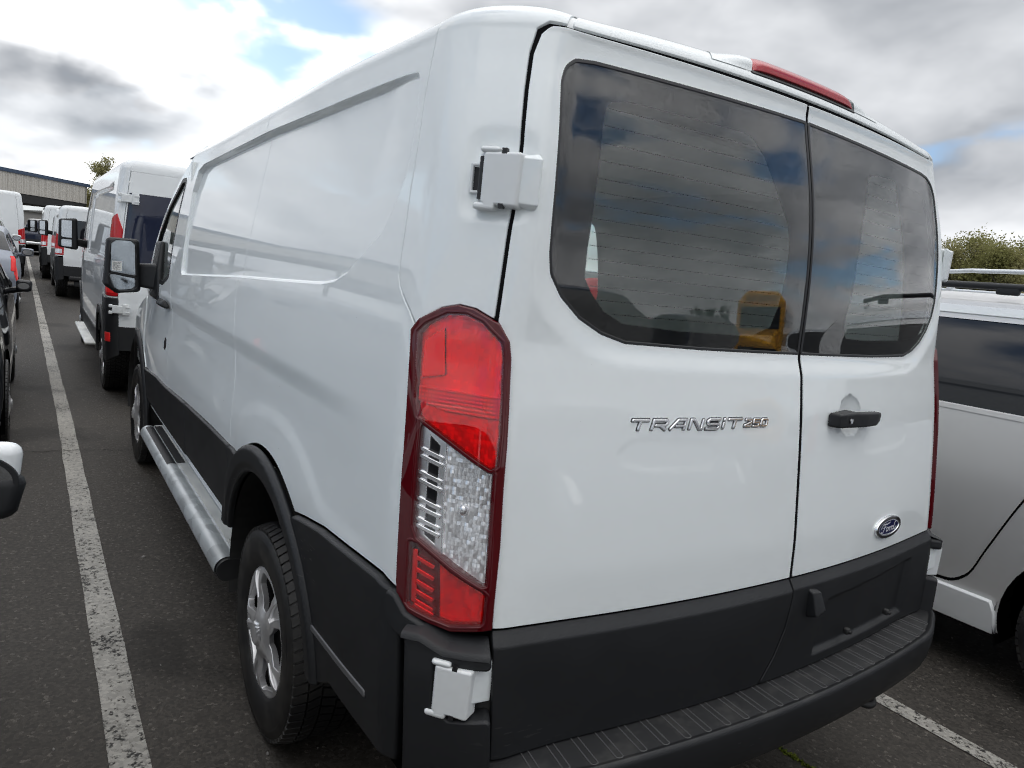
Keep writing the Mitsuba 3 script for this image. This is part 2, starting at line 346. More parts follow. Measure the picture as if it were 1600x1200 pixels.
# ------------------------------------------------------------------ wheels
def tyre_mesh(R=0.352, W=0.235, rim=0.208):
    h = W/2
    prof = [(rim-0.02, -h*0.7), (rim, -h*0.86), (rim+0.012, -h*0.94), (rim+0.03, -h*0.955), (rim+0.035, -h*0.985), (rim+0.06, -h), (rim+0.085, -h*1.0), (rim+0.088, -h*0.985),
            (rim+0.094, -h*0.985), (rim+0.097, -h*0.99), (R-0.025, -h*0.94), (R-0.013, -h*0.84), (R-0.009, -h*0.7)]
    prof = prof + [(r, -a) for r, a in prof[::-1]]
    return revolve(prof, 72)
def tread_mesh(R=0.352, W=0.235, n=64):
    h = W/2; ms = []
    rows = [(-h*0.93, -h*0.60, 0.0), (-h*0.55, -h*0.23, 0.5), (-h*0.18, h*0.18, 0.2), (h*0.23, h*0.55, 0.7), (h*0.60, h*0.93, 0.4)]
    for a0, a1, ph in rows:
        for k in range(n):
            t0 = (k + ph)/n*2*np.pi; t1 = t0 + 0.78*2*np.pi/n; pts = []
            for rr in (R-0.0135, R):
                for a in (a0, a1):
                    drop = 0.012*max(0, abs(a)/h-0.62)/0.31
                    sk = 0.35*(a-a0)/(a1-a0)*2*np.pi/n*(1 if a0 < 0 else -1)
                    for t in (t0+sk, t1+sk):
                        r_ = rr-drop; pts.append([a, r_*math.cos(t), r_*math.sin(t)])
            ms.append((np.array(pts), np.array([[0, 1, 3], [0, 3, 2], [4, 6, 7], [4, 7, 5], [0, 4, 5], [0, 5, 1], [2, 3, 7], [2, 7, 6], [0, 2, 6], [0, 6, 4], [1, 5, 7], [1, 7, 3]])))
    return cat(ms)
def hubcap_mesh():
    disc = Point(0, 0).buffer(0.221, 48); holes = []
    pol = lambda r, t: (r*math.sin(math.radians(t)), r*math.cos(math.radians(t)))
    for k in range(5):
        c = k*72 + 10
        holes.append(rounded(Polygon([pol(0.080, c-10), pol(0.080, c+10), pol(0.150, c+23.5), pol(0.190, c+20.5), pol(0.190, c-20.5), pol(0.150, c-23.5)]), 0.008))
    pockets = [rounded(Polygon([pol(0.105, k*72+46-5), pol(0.105, k*72+46+5), pol(0.196, k*72+46+7.5), pol(0.196, k*72+46-7.5)]), 0.004) for k in range(5)]
    def fn(a, b):
        r = np.hypot(a, b); th = np.arctan2(a, b)
        x = 0.026*(1-(r/0.221)**2) - 0.012*sm(0.045, 0.095, r) + 0.010*sm(0.10, 0.17, r) + 0.012*sm(0.040, 0.034, r) - 0.016*sm(0.195, 0.221, r)
        x = x + 0.006*np.cos(5*(th - math.radians(46)))*sm(0.05, 0.1, r)*sm(0.2, 0.18, r)
        return np.stack([x, a, b], -1)
    body = disc.difference(shapely.union_all(holes)).difference(shapely.union_all(pockets))
    rim = [(0, 0), (0.001, 0.0005), (0.002, 0.002), (0.0025, 0.020)]
    pk = shapely.union_all([q.buffer(0.002) for q in pockets])
    return patch(fn, body, 0.006, rim), [patch(lambda a, b: fn(a, b) - np.array([0.010, 0, 0]), q, 0.008, None) for q in pk.geoms]
TYRE, TREAD, HUB = tyre_mesh(), tread_mesh(), hubcap_mesh()
def wheel(key, x, y, side, R=0.352, parts=True, face=0.10):
    """side -1: the outer face looks to -x"""
    s = R/0.352
    T = mi.ScalarTransform4f().translate([x, y, R-0.002]).rotate([0, 0, 1], 0 if side > 0 else 180).scale(s)
    cache = wheel.cache
    if not cache:
        cache['t'] = mikit.ply(TYRE, 'tyre_rubber', smooth=35); cache['b'] = mikit.ply(TREAD, 'tyre_rubber')
        p0 = meshkit.write_ply(HUB[0][:2], False, normals=HUB[0][2]); 
        cache['h'] = {'type': 'ply', 'filename': p0, 'face_normals': False, 'bsdf': {'type': 'ref', 'id': 'wheel_silver'}}
        cache['p'] = [{'type': 'ply', 'filename': meshkit.write_ply(q[:2], False, normals=q[2]), 'face_normals': False, 'bsdf': {'type': 'ref', 'id': 'wheel_silver'}} for q in HUB[1]]
        cache['d'] = mikit.ply(revolve([(0.0, 0.02), (0.2, 0.02), (0.214, 0.06), (0.214, 0.105)], 40), 'underbody')
    scene[key + '__tyre'] = {**cache['t'], 'to_world': T}
    scene[key + '__tread'] = {**cache['b'], 'to_world': T}
    F = mi.ScalarTransform4f().translate([x + side*face*s, y, R-0.002]).rotate([0, 0, 1], 0 if side > 0 else 180).scale([s, s*1.045, s*1.045])
    scene[key + '__hubcap'] = {**cache['h'], 'to_world': F}
    if key.startswith('cargo_van__'):
        for q in cache['p']: scene[num(key + '__hubcap__spoke_pocket')] = {**q, 'to_world': F}
    scene[key + '__rim'] = {**cache['d'], 'to_world': T}
wheel.cache = {}

# ------------------------------------------------------------------ the nearest van
# its skin is a surface S(s, v): s runs round the plan from the middle of the rear (0) to the sides, v up the skin
A_, C_ = 0.74, 0.30
_W = np.array([(.3, .975), (.55, .985), (.75, .995), (.95, 1.003), (1.15, 1.0), (1.35, .988), (1.55, .97), (1.75, .948), (1.9, .928), (2.05, .905), (2.2, .88)])
_Y = np.array([(.3, .02), (.6, .02), (.8, .027), (.9, .037), (1.07, .057), (1.316, .090), (1.40, .105), (1.47, .1165), (1.55, .1197), (1.65, .125), (1.75, .1355), (1.85, .153), (1.95, .178), (2.03, .200), (2.2, .235)])
Wz, Yz = PchipInterpolator(_W[:, 0], _W[:, 1]), PchipInterpolator(_Y[:, 0], _Y[:, 1])
_tau = np.linspace(0, 1, 801); _th = np.pi/2*(.5*sm(.02, .40, _tau) + .5*sm(.58, .98, _tau))
_cx = np.r_[0, np.cumsum((np.cos(_th)[1:] + np.cos(_th)[:-1])/2)]; _cy = np.r_[0, np.cumsum((np.sin(_th)[1:] + np.sin(_th)[:-1])/2)]
CORX, CORY = PchipInterpolator(_tau, _cx/_cx[-1]), PchipInterpolator(_tau, _cy/_cy[-1])
def S(s, v):
    s, v = np.broadcast_arrays(np.asarray(s, float), np.asarray(v, float))
    a = np.abs(s); sg = np.where(s < 0, -1., 1.)
    q = sm(A_-.1, A_+C_, a)
    z0 = 2.07*(1-q) + (2.072 - .033*np.maximum(a-1.6, 0))*q; r = .05*(1-q) + .045*q + .034*np.clip(1-(a/.76)**2, 0, 1) + .021*np.exp(-((a-.89)/.10)**2)
    z = np.where(v < 1.8, v, 1.8 + (np.minimum(v, 2.0)-1.8)*(z0-1.8)/.2)
    th = np.clip((v-2.0)/.1, 0, 1)*np.radians(86)
    W = Wz(z) - r*(1-np.cos(th)); y0 = Yz(z) + r*(1-np.cos(th)); z = z + r*np.sin(th)
    rcx, rcy, k = .19, .24, .10
    xr = W-rcx; x1 = a/A_*xr; t = np.clip((a-A_)/C_, 0, 1)*np.pi/2
    tt = np.clip((a-A_)/C_, 0, 1); x = np.where(a < A_, x1, xr + rcx*CORX(tt))
    y = np.where(a < A_, y0 + k*x1**2, y0 + k*xr**2 + 2*k*xr*rcx*np.sin(t)*np.cos(t)**2*0.8 + rcy*CORY(tt) + np.maximum(a-A_-C_, 0))
    cab = np.maximum(y-3.3, 0)
    x = x - 0.020*cab**2
    return np.stack([sg*x, y, z], -1)
def up(pts): return [(a, b if b < 1.8 or b > 2.05 else 1.8 + (b-1.8)*.2/(.272 - .033*max(-a-1.6, 0))) for a, b in pts]
def lr(pts): return [(-a, b) for a, b in pts]
FLARE = Polygon([(2.40, .2), (2.36, .80), (2.294, .979), (2.20, 1.04), (2.087, 1.072), (1.90, 1.095), (1.713, 1.080), (1.592, 1.047), (1.495, 1.002), (1.42, .966), (1.33, .955), (1.06, .960), (.90, .960), (.90, .2)])
_W0 = Polygon([(-.0065, 1.981), (-.69, 1.972), (-.735, 1.968), (-.757, 1.953), (-.764, 1.93), (-.760, 1.88), (-.748, 1.70), (-.742, 1.64), (-.732, 1.60), (-.702, 1.558), (-.655, 1.518), (-.60, 1.490), (-.54, 1.474), (-.334, 1.470), (-.0065, 1.470)])
WIN = rounded(_W0, .026).union(rounded(_W0, .004).intersection(box(-.06, 1, 0, 2)))
WING = WIN.union(affinity.scale(WIN, -1, 1, origin=(0, 0))).union(box(-.02, 1.4705, .02, 1.9805))
EMB = Polygon([(.548, 1.245), (.52, 1.27), (.48, 1.277), (.30, 1.266), (.275, 1.235), (.30, 1.20), (.48, 1.203), (.535, 1.22)])
def sdist(poly, x, y):
    pt = shapely.points(x, y); shapely.prepare(poly)
    return np.where(shapely.contains(poly, pt), -1, 1)*shapely.distance(poly.exterior, pt)
def D(s, v):
    s, v = np.broadcast_arrays(np.asarray(s, float), np.asarray(v, float)); sh = s.shape; s, v = s.ravel(), v.ravel()
    a = np.abs(s); d = np.zeros_like(a)
    side = (a > .9) & (v < 1.35)
    if side.any():
        x, y = a[side], v[side]
        d[side] += -.011*sm(1.272, 1.20, y)*sm(.90, 1.16, y)*sm(1.0, 1.7, x)
        d[side] += .0045*sm(.026, -.032, sdist(FLARE, x, y))*sm(.98, 1.25, x)*sm(2.9, 2.5, x)
    rear = a < .86
    if rear.any():
        x, y = s[rear], v[rear]; u = 1.0-y
        d[rear] += -.055*np.where(u > .02, u, np.where(u > -.02, (u+.02)**2/.08, 0))*sm(.86, .6, np.abs(x))
        w = (y > 1.36)
        if w.any():
            dd = sdist(WING, x[w], y[w]); t = d[rear]; t[w] += -.008*sm(.060, .004, dd)*sm(.80, .72, np.abs(x[w])); d[rear] = t
        w = (y < 1.33) & (y > 1.15) & (np.abs(x) < .6)
        if w.any():
            t = d[rear]; t[w] += -.0010*sm(.006, -.012, sdist(EMB, -x[w], y[w])); d[rear] = t
    pk = (a > .80) & (a < 1.0) & (v > 1.62) & (v < 1.92)      # the pocket round the upper hinge
    if pk.any():
        e = ((np.abs(a[pk]-.862)/.062)**4 + (np.abs(v[pk]-1.768)/.072)**4)**.25
        d[pk] += -.008*sm(1.25, .80, e)
    return d.reshape(sh)
def skin(off=0.0):
    def fn(s, v):
        o = off(s, v) if callable(off) else off
        P = S(s, v); N = nrm_of(S, s, v, 1e-3)
        return P + N*(D(s, v) + o)[..., None]
    return fn
def SN(s, v, off=0.0):
    return S(np.float64(s), np.float64(v)) + off*nrm_of(S, np.float64(s), np.float64(v), 1e-3)
def local(s, v):
    """origin and axes (along s, outwards, up) at a place on the skin"""
    e = 1e-3; ex = S(s+e, v)-S(s-e, v); ex[2] = 0; ex /= np.linalg.norm(ex); ez = np.array([0, 0, 1.0]); ey = np.cross(ez, ex)*-1
    return S(np.float64(s), np.float64(v)), ex, ey, ez
K = 'cargo_van'
tag(K, 'large white cargo van seen close up from behind, with dark rear windows and black bumper', 'van')
num(K)
def both(name, m, mat, right=True, **k):
    putp(num(f'{K}__{name}'), m, mat, **k)
    if right: putp(num(f'{K}__{name}'), mirror(m), mat, **k)

SEAM = [(-1.04, 2.1), (-1.04, 2.03), (-1.052, 1.97), (-1.069, 1.90), (-1.080, 1.74), (-1.076, 1.60), (-1.072, 1.562), (-1.057, 1.54), (-1.004, 1.495), (-.981, 1.468)]
LAMP = Polygon([(-.982, 1.459), (-.968, 1.481), (-.928, 1.508), (-.897, 1.517), (-.867, 1.513), (-.820, 1.491), (-.799, 1.459), (-.794, 1.428), (-.789, 1.256), (-.789, 1.069), (-.797, .904), (-.869, .887), (-.912, .894), (-.954, .906), (-.974, .929), (-.977, .959), (-.975, 1.225), (-.980, 1.428)])
LAMPG = LAMP.buffer(.0025)
arc = lambda c, r, t0, t1, n=30: [(c[0] + r*math.cos(t), c[1] + r*math.sin(t)) for t in np.radians(np.linspace(t0, t1, n))]
AC = (-1.93, .42); AR = .553
LOW = [(-.975, .936), (-1.03, .946), (-1.166, .937), (-1.376, .921), (-1.526, .897), (-1.622, .878)]
RSEAM = [(-2.41, .86), (-2.40, 1.1), (-2.42, 1.27), (-2.44, 1.40), (-2.42, 1.48), (-2.385, 1.65), (-2.36, 1.83), (-2.315, 2.0), (-2.31, 2.1)]
FD = up([(-3.70, 2.1), (-3.70, 2.0), (-3.76, 1.93), (-3.85, 1.77), (-3.89, 1.6), (-3.90, 1.45), (-3.87, 1.3), (-3.80, 1.2), (-3.78, 1.12), (-3.85, 1.0), (-3.87, .80)])
g3 = lambda p, d=.0034: p.buffer(-d, join_style=2)
p_rear = Polygon(SEAM + [(-.985, 1.46), (-.980, 1.23), (-.981, .96)] + LOW + arc(AC, AR, 56, 126) + [(-2.33, .866)] + RSEAM).difference(LAMPG)
p_front = Polygon(RSEAM[::-1] + [(-2.41, .86), (-2.75, .855), (-3.331, .832), (-3.87, .80)] + FD[::-1])
AP = up([(-3.70, 2.02), (-4.05, 1.90), (-4.42, 1.72), (-4.66, 1.55), (-4.84, 1.35), (-4.90, 1.2), (-4.92, .745)])
p_door = Polygon(FD[1:] + AP[::-1])
REC = rounded(Polygon(up([(-1.098, 1.985), (-1.11, 2.006), (-1.175, 2.010), (-1.3, 2.010), (-1.648, 2.006), (-2.29, 2.0), (-2.866, 1.978), (-3.40, 1.957), (-3.52, 1.93), (-3.595, 1.83), (-3.612, 1.60), (-3.610, 1.43), (-3.58, 1.414), (-3.0, 1.443), (-2.452, 1.472), (-2.0, 1.490), (-1.761, 1.5), (-1.54, 1.510), (-1.447, 1.523), (-1.366, 1.55), (-1.296, 1.594), (-1.198, 1.65), (-1.148, 1.71), (-1.113, 1.769), (-1.100, 1.824), (-1.094, 1.907)])), .012)
def rdepth(s, v): return .006 + .014*sm(1.55, 1.98, v)*sm(-1.08, -1.35, s) + .004*sm(1.6, 1.45, v) + .004*sm(-1.2, -2.0, s)
ledge_w = .010
def ledge(poly, clip):
    """the step from the outer skin down to the pressed-in field"""
    c = dens(list(poly.exterior.coords), .012)[:-1]
    cc = np.array(poly.exterior.coords); ccw = poly.exterior.is_ccw
    t = np.roll(c, -1, 0) - np.roll(c, 1, 0); t /= np.linalg.norm(t, axis=1, keepdims=True)
    nn = np.stack([-t[:, 1], t[:, 0]], 1)*(1 if ccw else -1)
    rows = []
    for w, h in ((0, 0), (.08, .015), (.16, .07), (.28, .25), (.5, .55), (.72, .85), (.86, .96), (.94, .99), (1, 1)):
        q = c + nn*ledge_w*w; fn = skin(lambda s, v: -rdepth(s, v)*h)
        rows.append(fn(q[:, 0], q[:, 1]))
    P = np.array(rows); P = np.concatenate([P, P[:, :1]], 1)
    v, f = grid(P)
    cen = np.concatenate([np.tile(c, (9, 1)).reshape(9, -1, 2), np.tile(c[:1], (9, 1, 1))], 1).reshape(-1, 2)[f].mean(1)
    shapely.prepare(clip); keep = shapely.contains(clip, shapely.points(cen))
    return v, f[keep][:, ::-1] if not ccw else f[keep]
def rec_piece(poly):
    m = patch(skin(lambda s, v: -rdepth(s, v)), REC.buffer(-ledge_w*.97).intersection(g3(poly, .003)), (.02, .012), RIM)
    return m
RLED = ledge(REC, box(-9, 0, 0, 3))
def side_piece(name, poly, right=True, hole=None):
    outer = patch(skin(), g3(poly).difference(REC), .012, RIM)
    key = num(f'{K}__{name}'); putp(key, outer, 'white_paint')
    if right:
        kr = num(f'{K}__{name}'); pr = g3(poly).difference(REC)
        if hole is not None: pr = pr.difference(hole)
        putp(kr, mirror(patch(skin(), pr, .012, RIM)), 'white_paint')
    if poly.intersects(REC.buffer(-.03)):
        ins = rec_piece(poly); putp(key + '__pressed_field', ins, 'white_paint')
        if right:
            if hole is not None: ins = patch(skin(lambda s, v: -rdepth(s, v)), REC.buffer(-ledge_w*.97).intersection(g3(poly, .003)).difference(hole), (.02, .012), RIM)
            putp(kr + '__pressed_field', mirror(ins), 'white_paint')
        led = ledge(REC, poly); put(key + '__pressed_edge', led[0], led[1], 'white_paint', smooth=True)
        if right:
            lm = mirror(led); put(kr + '__pressed_edge', lm[0], lm[1], 'white_paint', smooth=True)
SIDEWIN = rounded(Polygon([(-2.62, 1.50), (-3.45, 1.50), (-3.45, 1.90), (-2.62, 1.90)]), .05)
side_piece('side_panel', p_rear)
side_piece('side_panel', p_front, hole=SIDEWIN)
sw = mirror(patch(skin(-.004), SIDEWIN.buffer(-.002), .03, None)); putp(K + '__sliding_window', sw, 'side_glass')
FWIN = rounded(Polygon(up([(-3.80, 1.905), (-3.92, 1.905), (-4.26, 1.765), (-4.50, 1.62), (-4.68, 1.42), (-4.66, 1.33), (-4.15, 1.33), (-3.965, 1.38), (-3.945, 1.46), (-3.93, 1.6), (-3.88, 1.75)])), .02)
fd = patch(skin(), g3(p_door).difference(FWIN), .014, RIM); both('front_door', fd, 'white_paint')
fw = patch(skin(-.010), FWIN.buffer(.004), .03, None)
for kk, mm in ((f'{K}__front_door__window_glass', fw), (f'{K}__front_door_001__window_glass', mirror(fw))): putp(kk, mm, 'side_glass')
fs = patch(skin(.0015), FWIN.buffer(.006).difference(FWIN.buffer(-.016)), .02, RIM)
for kk, mm in ((f'{K}__front_door__window_seal', fs), (f'{K}__front_door_001__window_seal', mirror(fs))): putp(kk, mm, 'seal_rubber')
FC = (-5.266, .42)
p_fender = Polygon([(-4.93, 1.20), (-5.2, 1.15), (-5.6, 1.05), (-5.85, .92), (-5.95, .75), (-5.95, .70)] + arc(FC, .53, 32, 148) + [(-4.93, .745)])
both('front_fender', patch(skin(.004), g3(p_fender), .02, RIM), 'white_paint')
p_pillar_ = Polygon([(-1.04, 2.1)] + SEAM[1:] + [(-.985, 1.46), (-.90, 1.48), (-.83, 1.48), (-.829, 1.49), (-.833, 1.65), (-.834, 1.75), (-.834, 1.91), (-.831, 1.965), (-.822, 2.0), (-.802, 2.020), (-.765, 2.023), (-.765, 2.1)]).difference(LAMPG)
both('rear_pillar', patch(skin(), g3(p_pillar_, .0036), .009, RIM), 'white_paint')
lip = patch(skin(), box(-.752, 2.025, .752, 2.1), .012, RIM); putp(K + '__roof_lip', lip, 'white_paint')
both('roof_strip', patch(skin(-.004), box(-.767, 2.02, -.750, 2.1), .01, None), 'hinge_white')
# roof: a crowned sheet over the plan
def roof():
    ss = np.concatenate([np.linspace(-4.05, -1.1, 60), np.linspace(-1.1, -.7, 24), np.linspace(-.7, 0, 20)]); e = S(ss, 2.1)
    rows = []
    for t in np.linspace(0, 1, 22):
        x = e[:, 0]*(1-t); yin = np.minimum(e[:, 1] + t*0.9, np.maximum(e[:, 1], 1.15)); y = e[:, 1]*(1-t) + yin*t
        h = .040*(1-(1-t)**2)*np.where(e[:, 1] < 1.2, 1, 1)
        rows.append(np.stack([x, y, e[:, 2] + h], 1))
    v, f = grid(np.array(rows)); v2, f2 = mirror((v, f)); return cat([(v, f), (v2, f2)])
rv, rf = roof(); put(K + '__roof', rv, rf, 'white_paint', smooth=True)

# rear doors
p_rd = Polygon([(-.0068, 2.0135), (-.765, 2.0135), (-.794, 2.0095), (-.813, 1.993), (-.823, 1.963), (-.8265, 1.91), (-.8265, 1.75), (-.8255, 1.65), (-.8215, 1.497), (-.797, 1.459), (-.7915, 1.43), (-.786, 1.256), (-.786, 1.07), (-.793, .903), (-.0068, .903)])
for side, key in ((-1, K + '__rear_door'), (1, K + '__rear_door_001')):
    def dskin(s, v, side=side):
        if side < 0: return skin()(s, v)
        r = np.hypot((np.abs(s)-.214)/1.0, (v-1.309)/1.05)             # the finger pocket behind the handle
        return skin(lambda a, b: -.016*np.clip(1-(r/.054)**2, 0, 1)**.7)(s, v)
    pd = g3(p_rd, .0005).difference(WIN.buffer(.0025))
    if side < 0: m = patch(dskin, pd, .008, RIM)
    else: m = mirror(patch(dskin, pd, .006, RIM, 8e-4))
    putp(key, m, 'white_paint')
    mm = (lambda q: q) if side < 0 else mirror
    putp(key + '__window_glass', mm(patch(skin(-.0015), WIN, .02, None)), 'pane_glass')
    CLR = rounded(Polygon([(-.60, 1.930), (-.635, 1.924), (-.651, 1.910), (-.656, 1.88), (-.659, 1.768), (-.660, 1.656), (-.656, 1.60), (-.635, 1.570), (-.60, 1.535), (-.55, 1.512), (-.40, 1.505), (-.18, 1.505), (-.115, 1.53), (-.092, 1.587), (-.080, 1.662), (-.076, 1.723), (-.087, 1.788), (-.124, 1.836), (-.172, 1.899), (-.21, 1.925), (-.245, 1.932)]), .012) if side < 0 else \
          rounded(Polygon([(-.315, 1.929), (-.45, 1.935), (-.635, 1.931), (-.690, 1.923), (-.715, 1.884), (-.722, 1.707), (-.722, 1.603), (-.691, 1.549), (-.602, 1.520), (-.30, 1.512), (-.20, 1.515), (-.186, 1.56), (-.206, 1.613), (-.223, 1.725), (-.244, 1.807), (-.292, 1.899)]), .012)
    putp(key + '__window_frit', mm(patch(skin(-.0055), WIN.buffer(.006).difference(CLR), .02, [(0, 0), (0, .004)])), 'frit_black')
    putp(key + '__window_seal', mm(patch(skin(.0005), WIN.buffer(.0025).difference(WIN.buffer(-.0015)), .02, RIM[:3])), 'seal_rubber')
    ws = []
    for k in range(15):
        v0 = 1.53 + k*.0272
        ln = LineString([(-.9, v0), (0, v0)]).intersection(CLR.buffer(-.004))
        if ln.is_empty: continue
        a0, _, a1, _ = ln.bounds
        ws.append(patch(skin(-.0062), box(a0, v0-.0006, a1, v0+.0006), (.03, .01), None))
    putp(key + '__defroster_grid', mm(catn(ws)), 'void_black')
    labels.setdefault(key + '__defroster_grid', {})['kind'] = 'stuff'
    # lower black cover of the door
    def coff(s, v): return -.002 + .017*np.clip((.897-v)/.026, 0, 1)
    if side < 0:
        pc = Polygon([(-.793, .897), (-.0055, .897), (-.008, .85), (-.023, .77), (-.048, .70), (-.088, .635), (-.793, .635)])
        putp(key + '__lower_cover', patch(skin(coff), pc.buffer(-.001), .008, [(0, 0), (.002, .001), (.004, .004), (.0045, .02)]), 'black_trim')
    else:
        pc = Polygon([(-.793, .897), (-.004, .897), (-.0005, .85), (.012, .77), (.038, .70), (.075, .635), (-.793, .635)])
        PLATE = Polygon([(-.155, .815), (-.63, .84), (-.63, .665), (-.125, .665)])
        def cr(s, v): return coff(s, v) - .016*sm(.006, -.012, sdist(PLATE, np.minimum(s, 9), v))
        putp(key + '__lower_cover', mm(patch(skin(cr), pc.buffer(-.001), .007, [(0, 0), (.002, .001), (.004, .004), (.0045, .02)])), 'black_trim')
        o, ex, ey, ez = local(.075, .83)
        hl = m3.Manifold.batch_hull([m3.Manifold.sphere(.006, 12).translate(q) for q in ((-.012, .014, .025), (.016, .014, .022), (.022, .030, -.018), (-.010, .030, -.026), (-.012, .0, .03), (.016, .0, .025), (.02, .01, -.03), (-.01, .01, -.035))])
        hv, hf = frame(mani(hl), o, ex, ey, ez); put(key + '__release_lever', hv, hf, 'black_trim', smooth=40)
        for k, ss in enumerate((.27, .50)):
            o, ex, ey, ez = local(ss, .70)
            cv, cf = frame(cat([rbox(0, .004, 0, .018, .016, .018, .004), tube([(0, .004, 0), (0, .018, 0)], .005, 10)]), o, ex, ey, ez); put(num(key + '__plate_screw'), cv, cf, 'underbody', smooth=40)
        # handle
        o, ex, ey, ez = local(.212, 1.306); ms = []
        sp8 = lambda qs, r=.007: mani(m3.Manifold.batch_hull([m3.Manifold.sphere(r, 14).translate(q) for q in qs]))
        grips = [sp8(((-.108, .008, -.014), (-.106, .008, .010), (-.100, .024, -.014), (-.100, .024, .010), (-.030, .032, -.014), (-.028, .032, .014), (-.030, .010, -.013), (-.045, .008, .016))),
                 sp8(((-.032, .026, -.0135), (-.030, .026, .0135), (-.03, .032, -.0135), (-.03, .032, .0135), (.02, .036, -.0135), (.02, .036, .0125), (.02, .028, -.0135), (.02, .028, .0125))),
                 sp8(((.02, .036, -.0135), (.02, .036, .0125), (.02, .028, -.0135), (.02, .028, .0125), (.075, .034, -.012), (.075, .034, .0115), (.075, .026, -.012), (.075, .026, .0115))),
                 sp8(((.075, .034, -.012), (.075, .034, .0115), (.075, .026, -.012), (.075, .026, .0115), (.106, .024, -.007), (.110, .023, .008), (.100, .014, -.006), (.106, .012, .008)))]
        back = rbox(-.085, .006, -.001, .05, .02, .034, .008); foot = rbox(.100, .012, .002, .024, .03, .022, .006)
        hv, hf = frame(cat(grips + [back, foot]), o, ex, ey, ez); put(key + '__handle', hv, hf, 'black_trim', smooth=35)
        cy = tube([(-.058, .026, -.002), (-.057, .0355, -.002)], .0105, 20); hv, hf = frame(cy, o, ex, ey, ez); put(key + '__handle__lock_bezel', hv, hf, 'gloss_black', smooth=30)
        cy = tube([(-.058, .03, -.002), (-.057, .0375, -.002)], .0068, 20); hv, hf = frame(cy, o, ex, ey, ez); put(key + '__handle__lock_cylinder', hv, hf, 'chrome', smooth=30)

# black rubber in the shut lines
def seal(name, line, w, off, right=True):
    both(name, patch(skin(off), LineString(line).buffer(w, cap_style=2, join_style=1).difference(REC), .02, None), 'frit_black', right)
DL = [(-.765, 2.018), (-.797, 2.0145), (-.817, 1.997), (-.8275, 1.965), (-.8305, 1.91), (-.8305, 1.75), (-.8295, 1.65), (-.8255, 1.50)]
seal('door_seal', DL, .012, -.007)
seal('door_seal', [(-.78, 2.019), (0, 2.019)], .008, -.006)
seal('door_seal', [(0, .90), (0, 2.012)], .0062, -.0022, False)
seal('door_seal', [(-.001, .897), (-.004, .85), (-.0175, .77), (-.043, .70), (-.081, .635)], .0045, lambda s, v: -.0045 + .017*np.clip((.897-v)/.026, 0, 1), False)
seal('panel_seam', SEAM, .006, -.005); seal('panel_seam', RSEAM, .006, -.005); seal('panel_seam', FD, .008, -.006)
# chrome lettering on the left door
def letters():
    W = .0036
    def L(*st): return shapely.union_all([LineString(q).buffer(W/2, cap_style=2, join_style=2) for q in st])
    h, t = .0205, .0018
    G = {'T': (.040, [[(0, h), (.040, h)], [(.020, 0), (.020, h)]]),
         'R': (.037, [[(.002, 0), (.002, h), (.032, h), (.036, h-.003), (.036, .0125), (.032, .0095), (.008, .0095)], [(.020, .0095), (.036, 0)]]),
         'A': (.038, [[(0, 0), (.016, h), (.036, h), (.036, 0)], [(.012, .0075), (.036, .0075)]]),
         'N': (.036, [[(.002, 0), (.002, h), (.010, h), (.029, 0), (.035, 0), (.035, h)]]),
         'S': (.036, [[(.036, h), (.006, h), (.002, h-.003), (.002, .0135), (.006, .0105), (.031, .0105), (.035, .0075), (.035, .003), (.031, 0), (0, 0)]]),
         'i': (.004, [[(.002, 0), (.002, .0135)], [(.002, .0172), (.002, h+.002)]]),
         '2': (.025, [[(0, h), (.022, h), (.024, h-.002), (.024, .012), (.001, .003), (.001, 0), (.025, 0)]]),
         '5': (.024, [[(.025, h), (.001, h), (.001, .0115), (.022, .0115), (.024, .0095), (.024, .002), (.022, 0), (0, 0)]]),
         '0': (.024, [[(.003, 0), (.0, .003), (.0, h-.003), (.003, h), (.021, h), (.024, h-.003), (.024, .003), (.021, 0), (.003, 0)]])}
    x = -.523
    for word, sc in (('TRANSiT', 1.0), ('250', .74)):
        for ch in word:
            w, st = G[ch]; g = L(*st)
            g = affinity.scale(g, sc*1.04, sc, origin=(0, 0)); g = affinity.affine_transform(g, [1, .30, 0, 1, x, 1.292 + (.0035 if sc < 1 else 0)])
            m = patch(skin(.0042), g, .0035, [(0, 0), (.0003, .0001), (.0013, .0016), (.0016, .0042)])
            base = patch(skin(.0006), g.buffer(.0028), .0035, [(0, 0), (.0004, .0006)])  # dark ring added under each letter, standing in for its shaded edge
            nk = num(f'{K}__rear_door__badge_letter'); putp(nk, m, 'chrome'); putp(nk.replace('badge_letter', 'badge_shade_ring'), base, 'seal_rubber'); x += (w + .0095)*sc*1.06
        x += .003
letters()
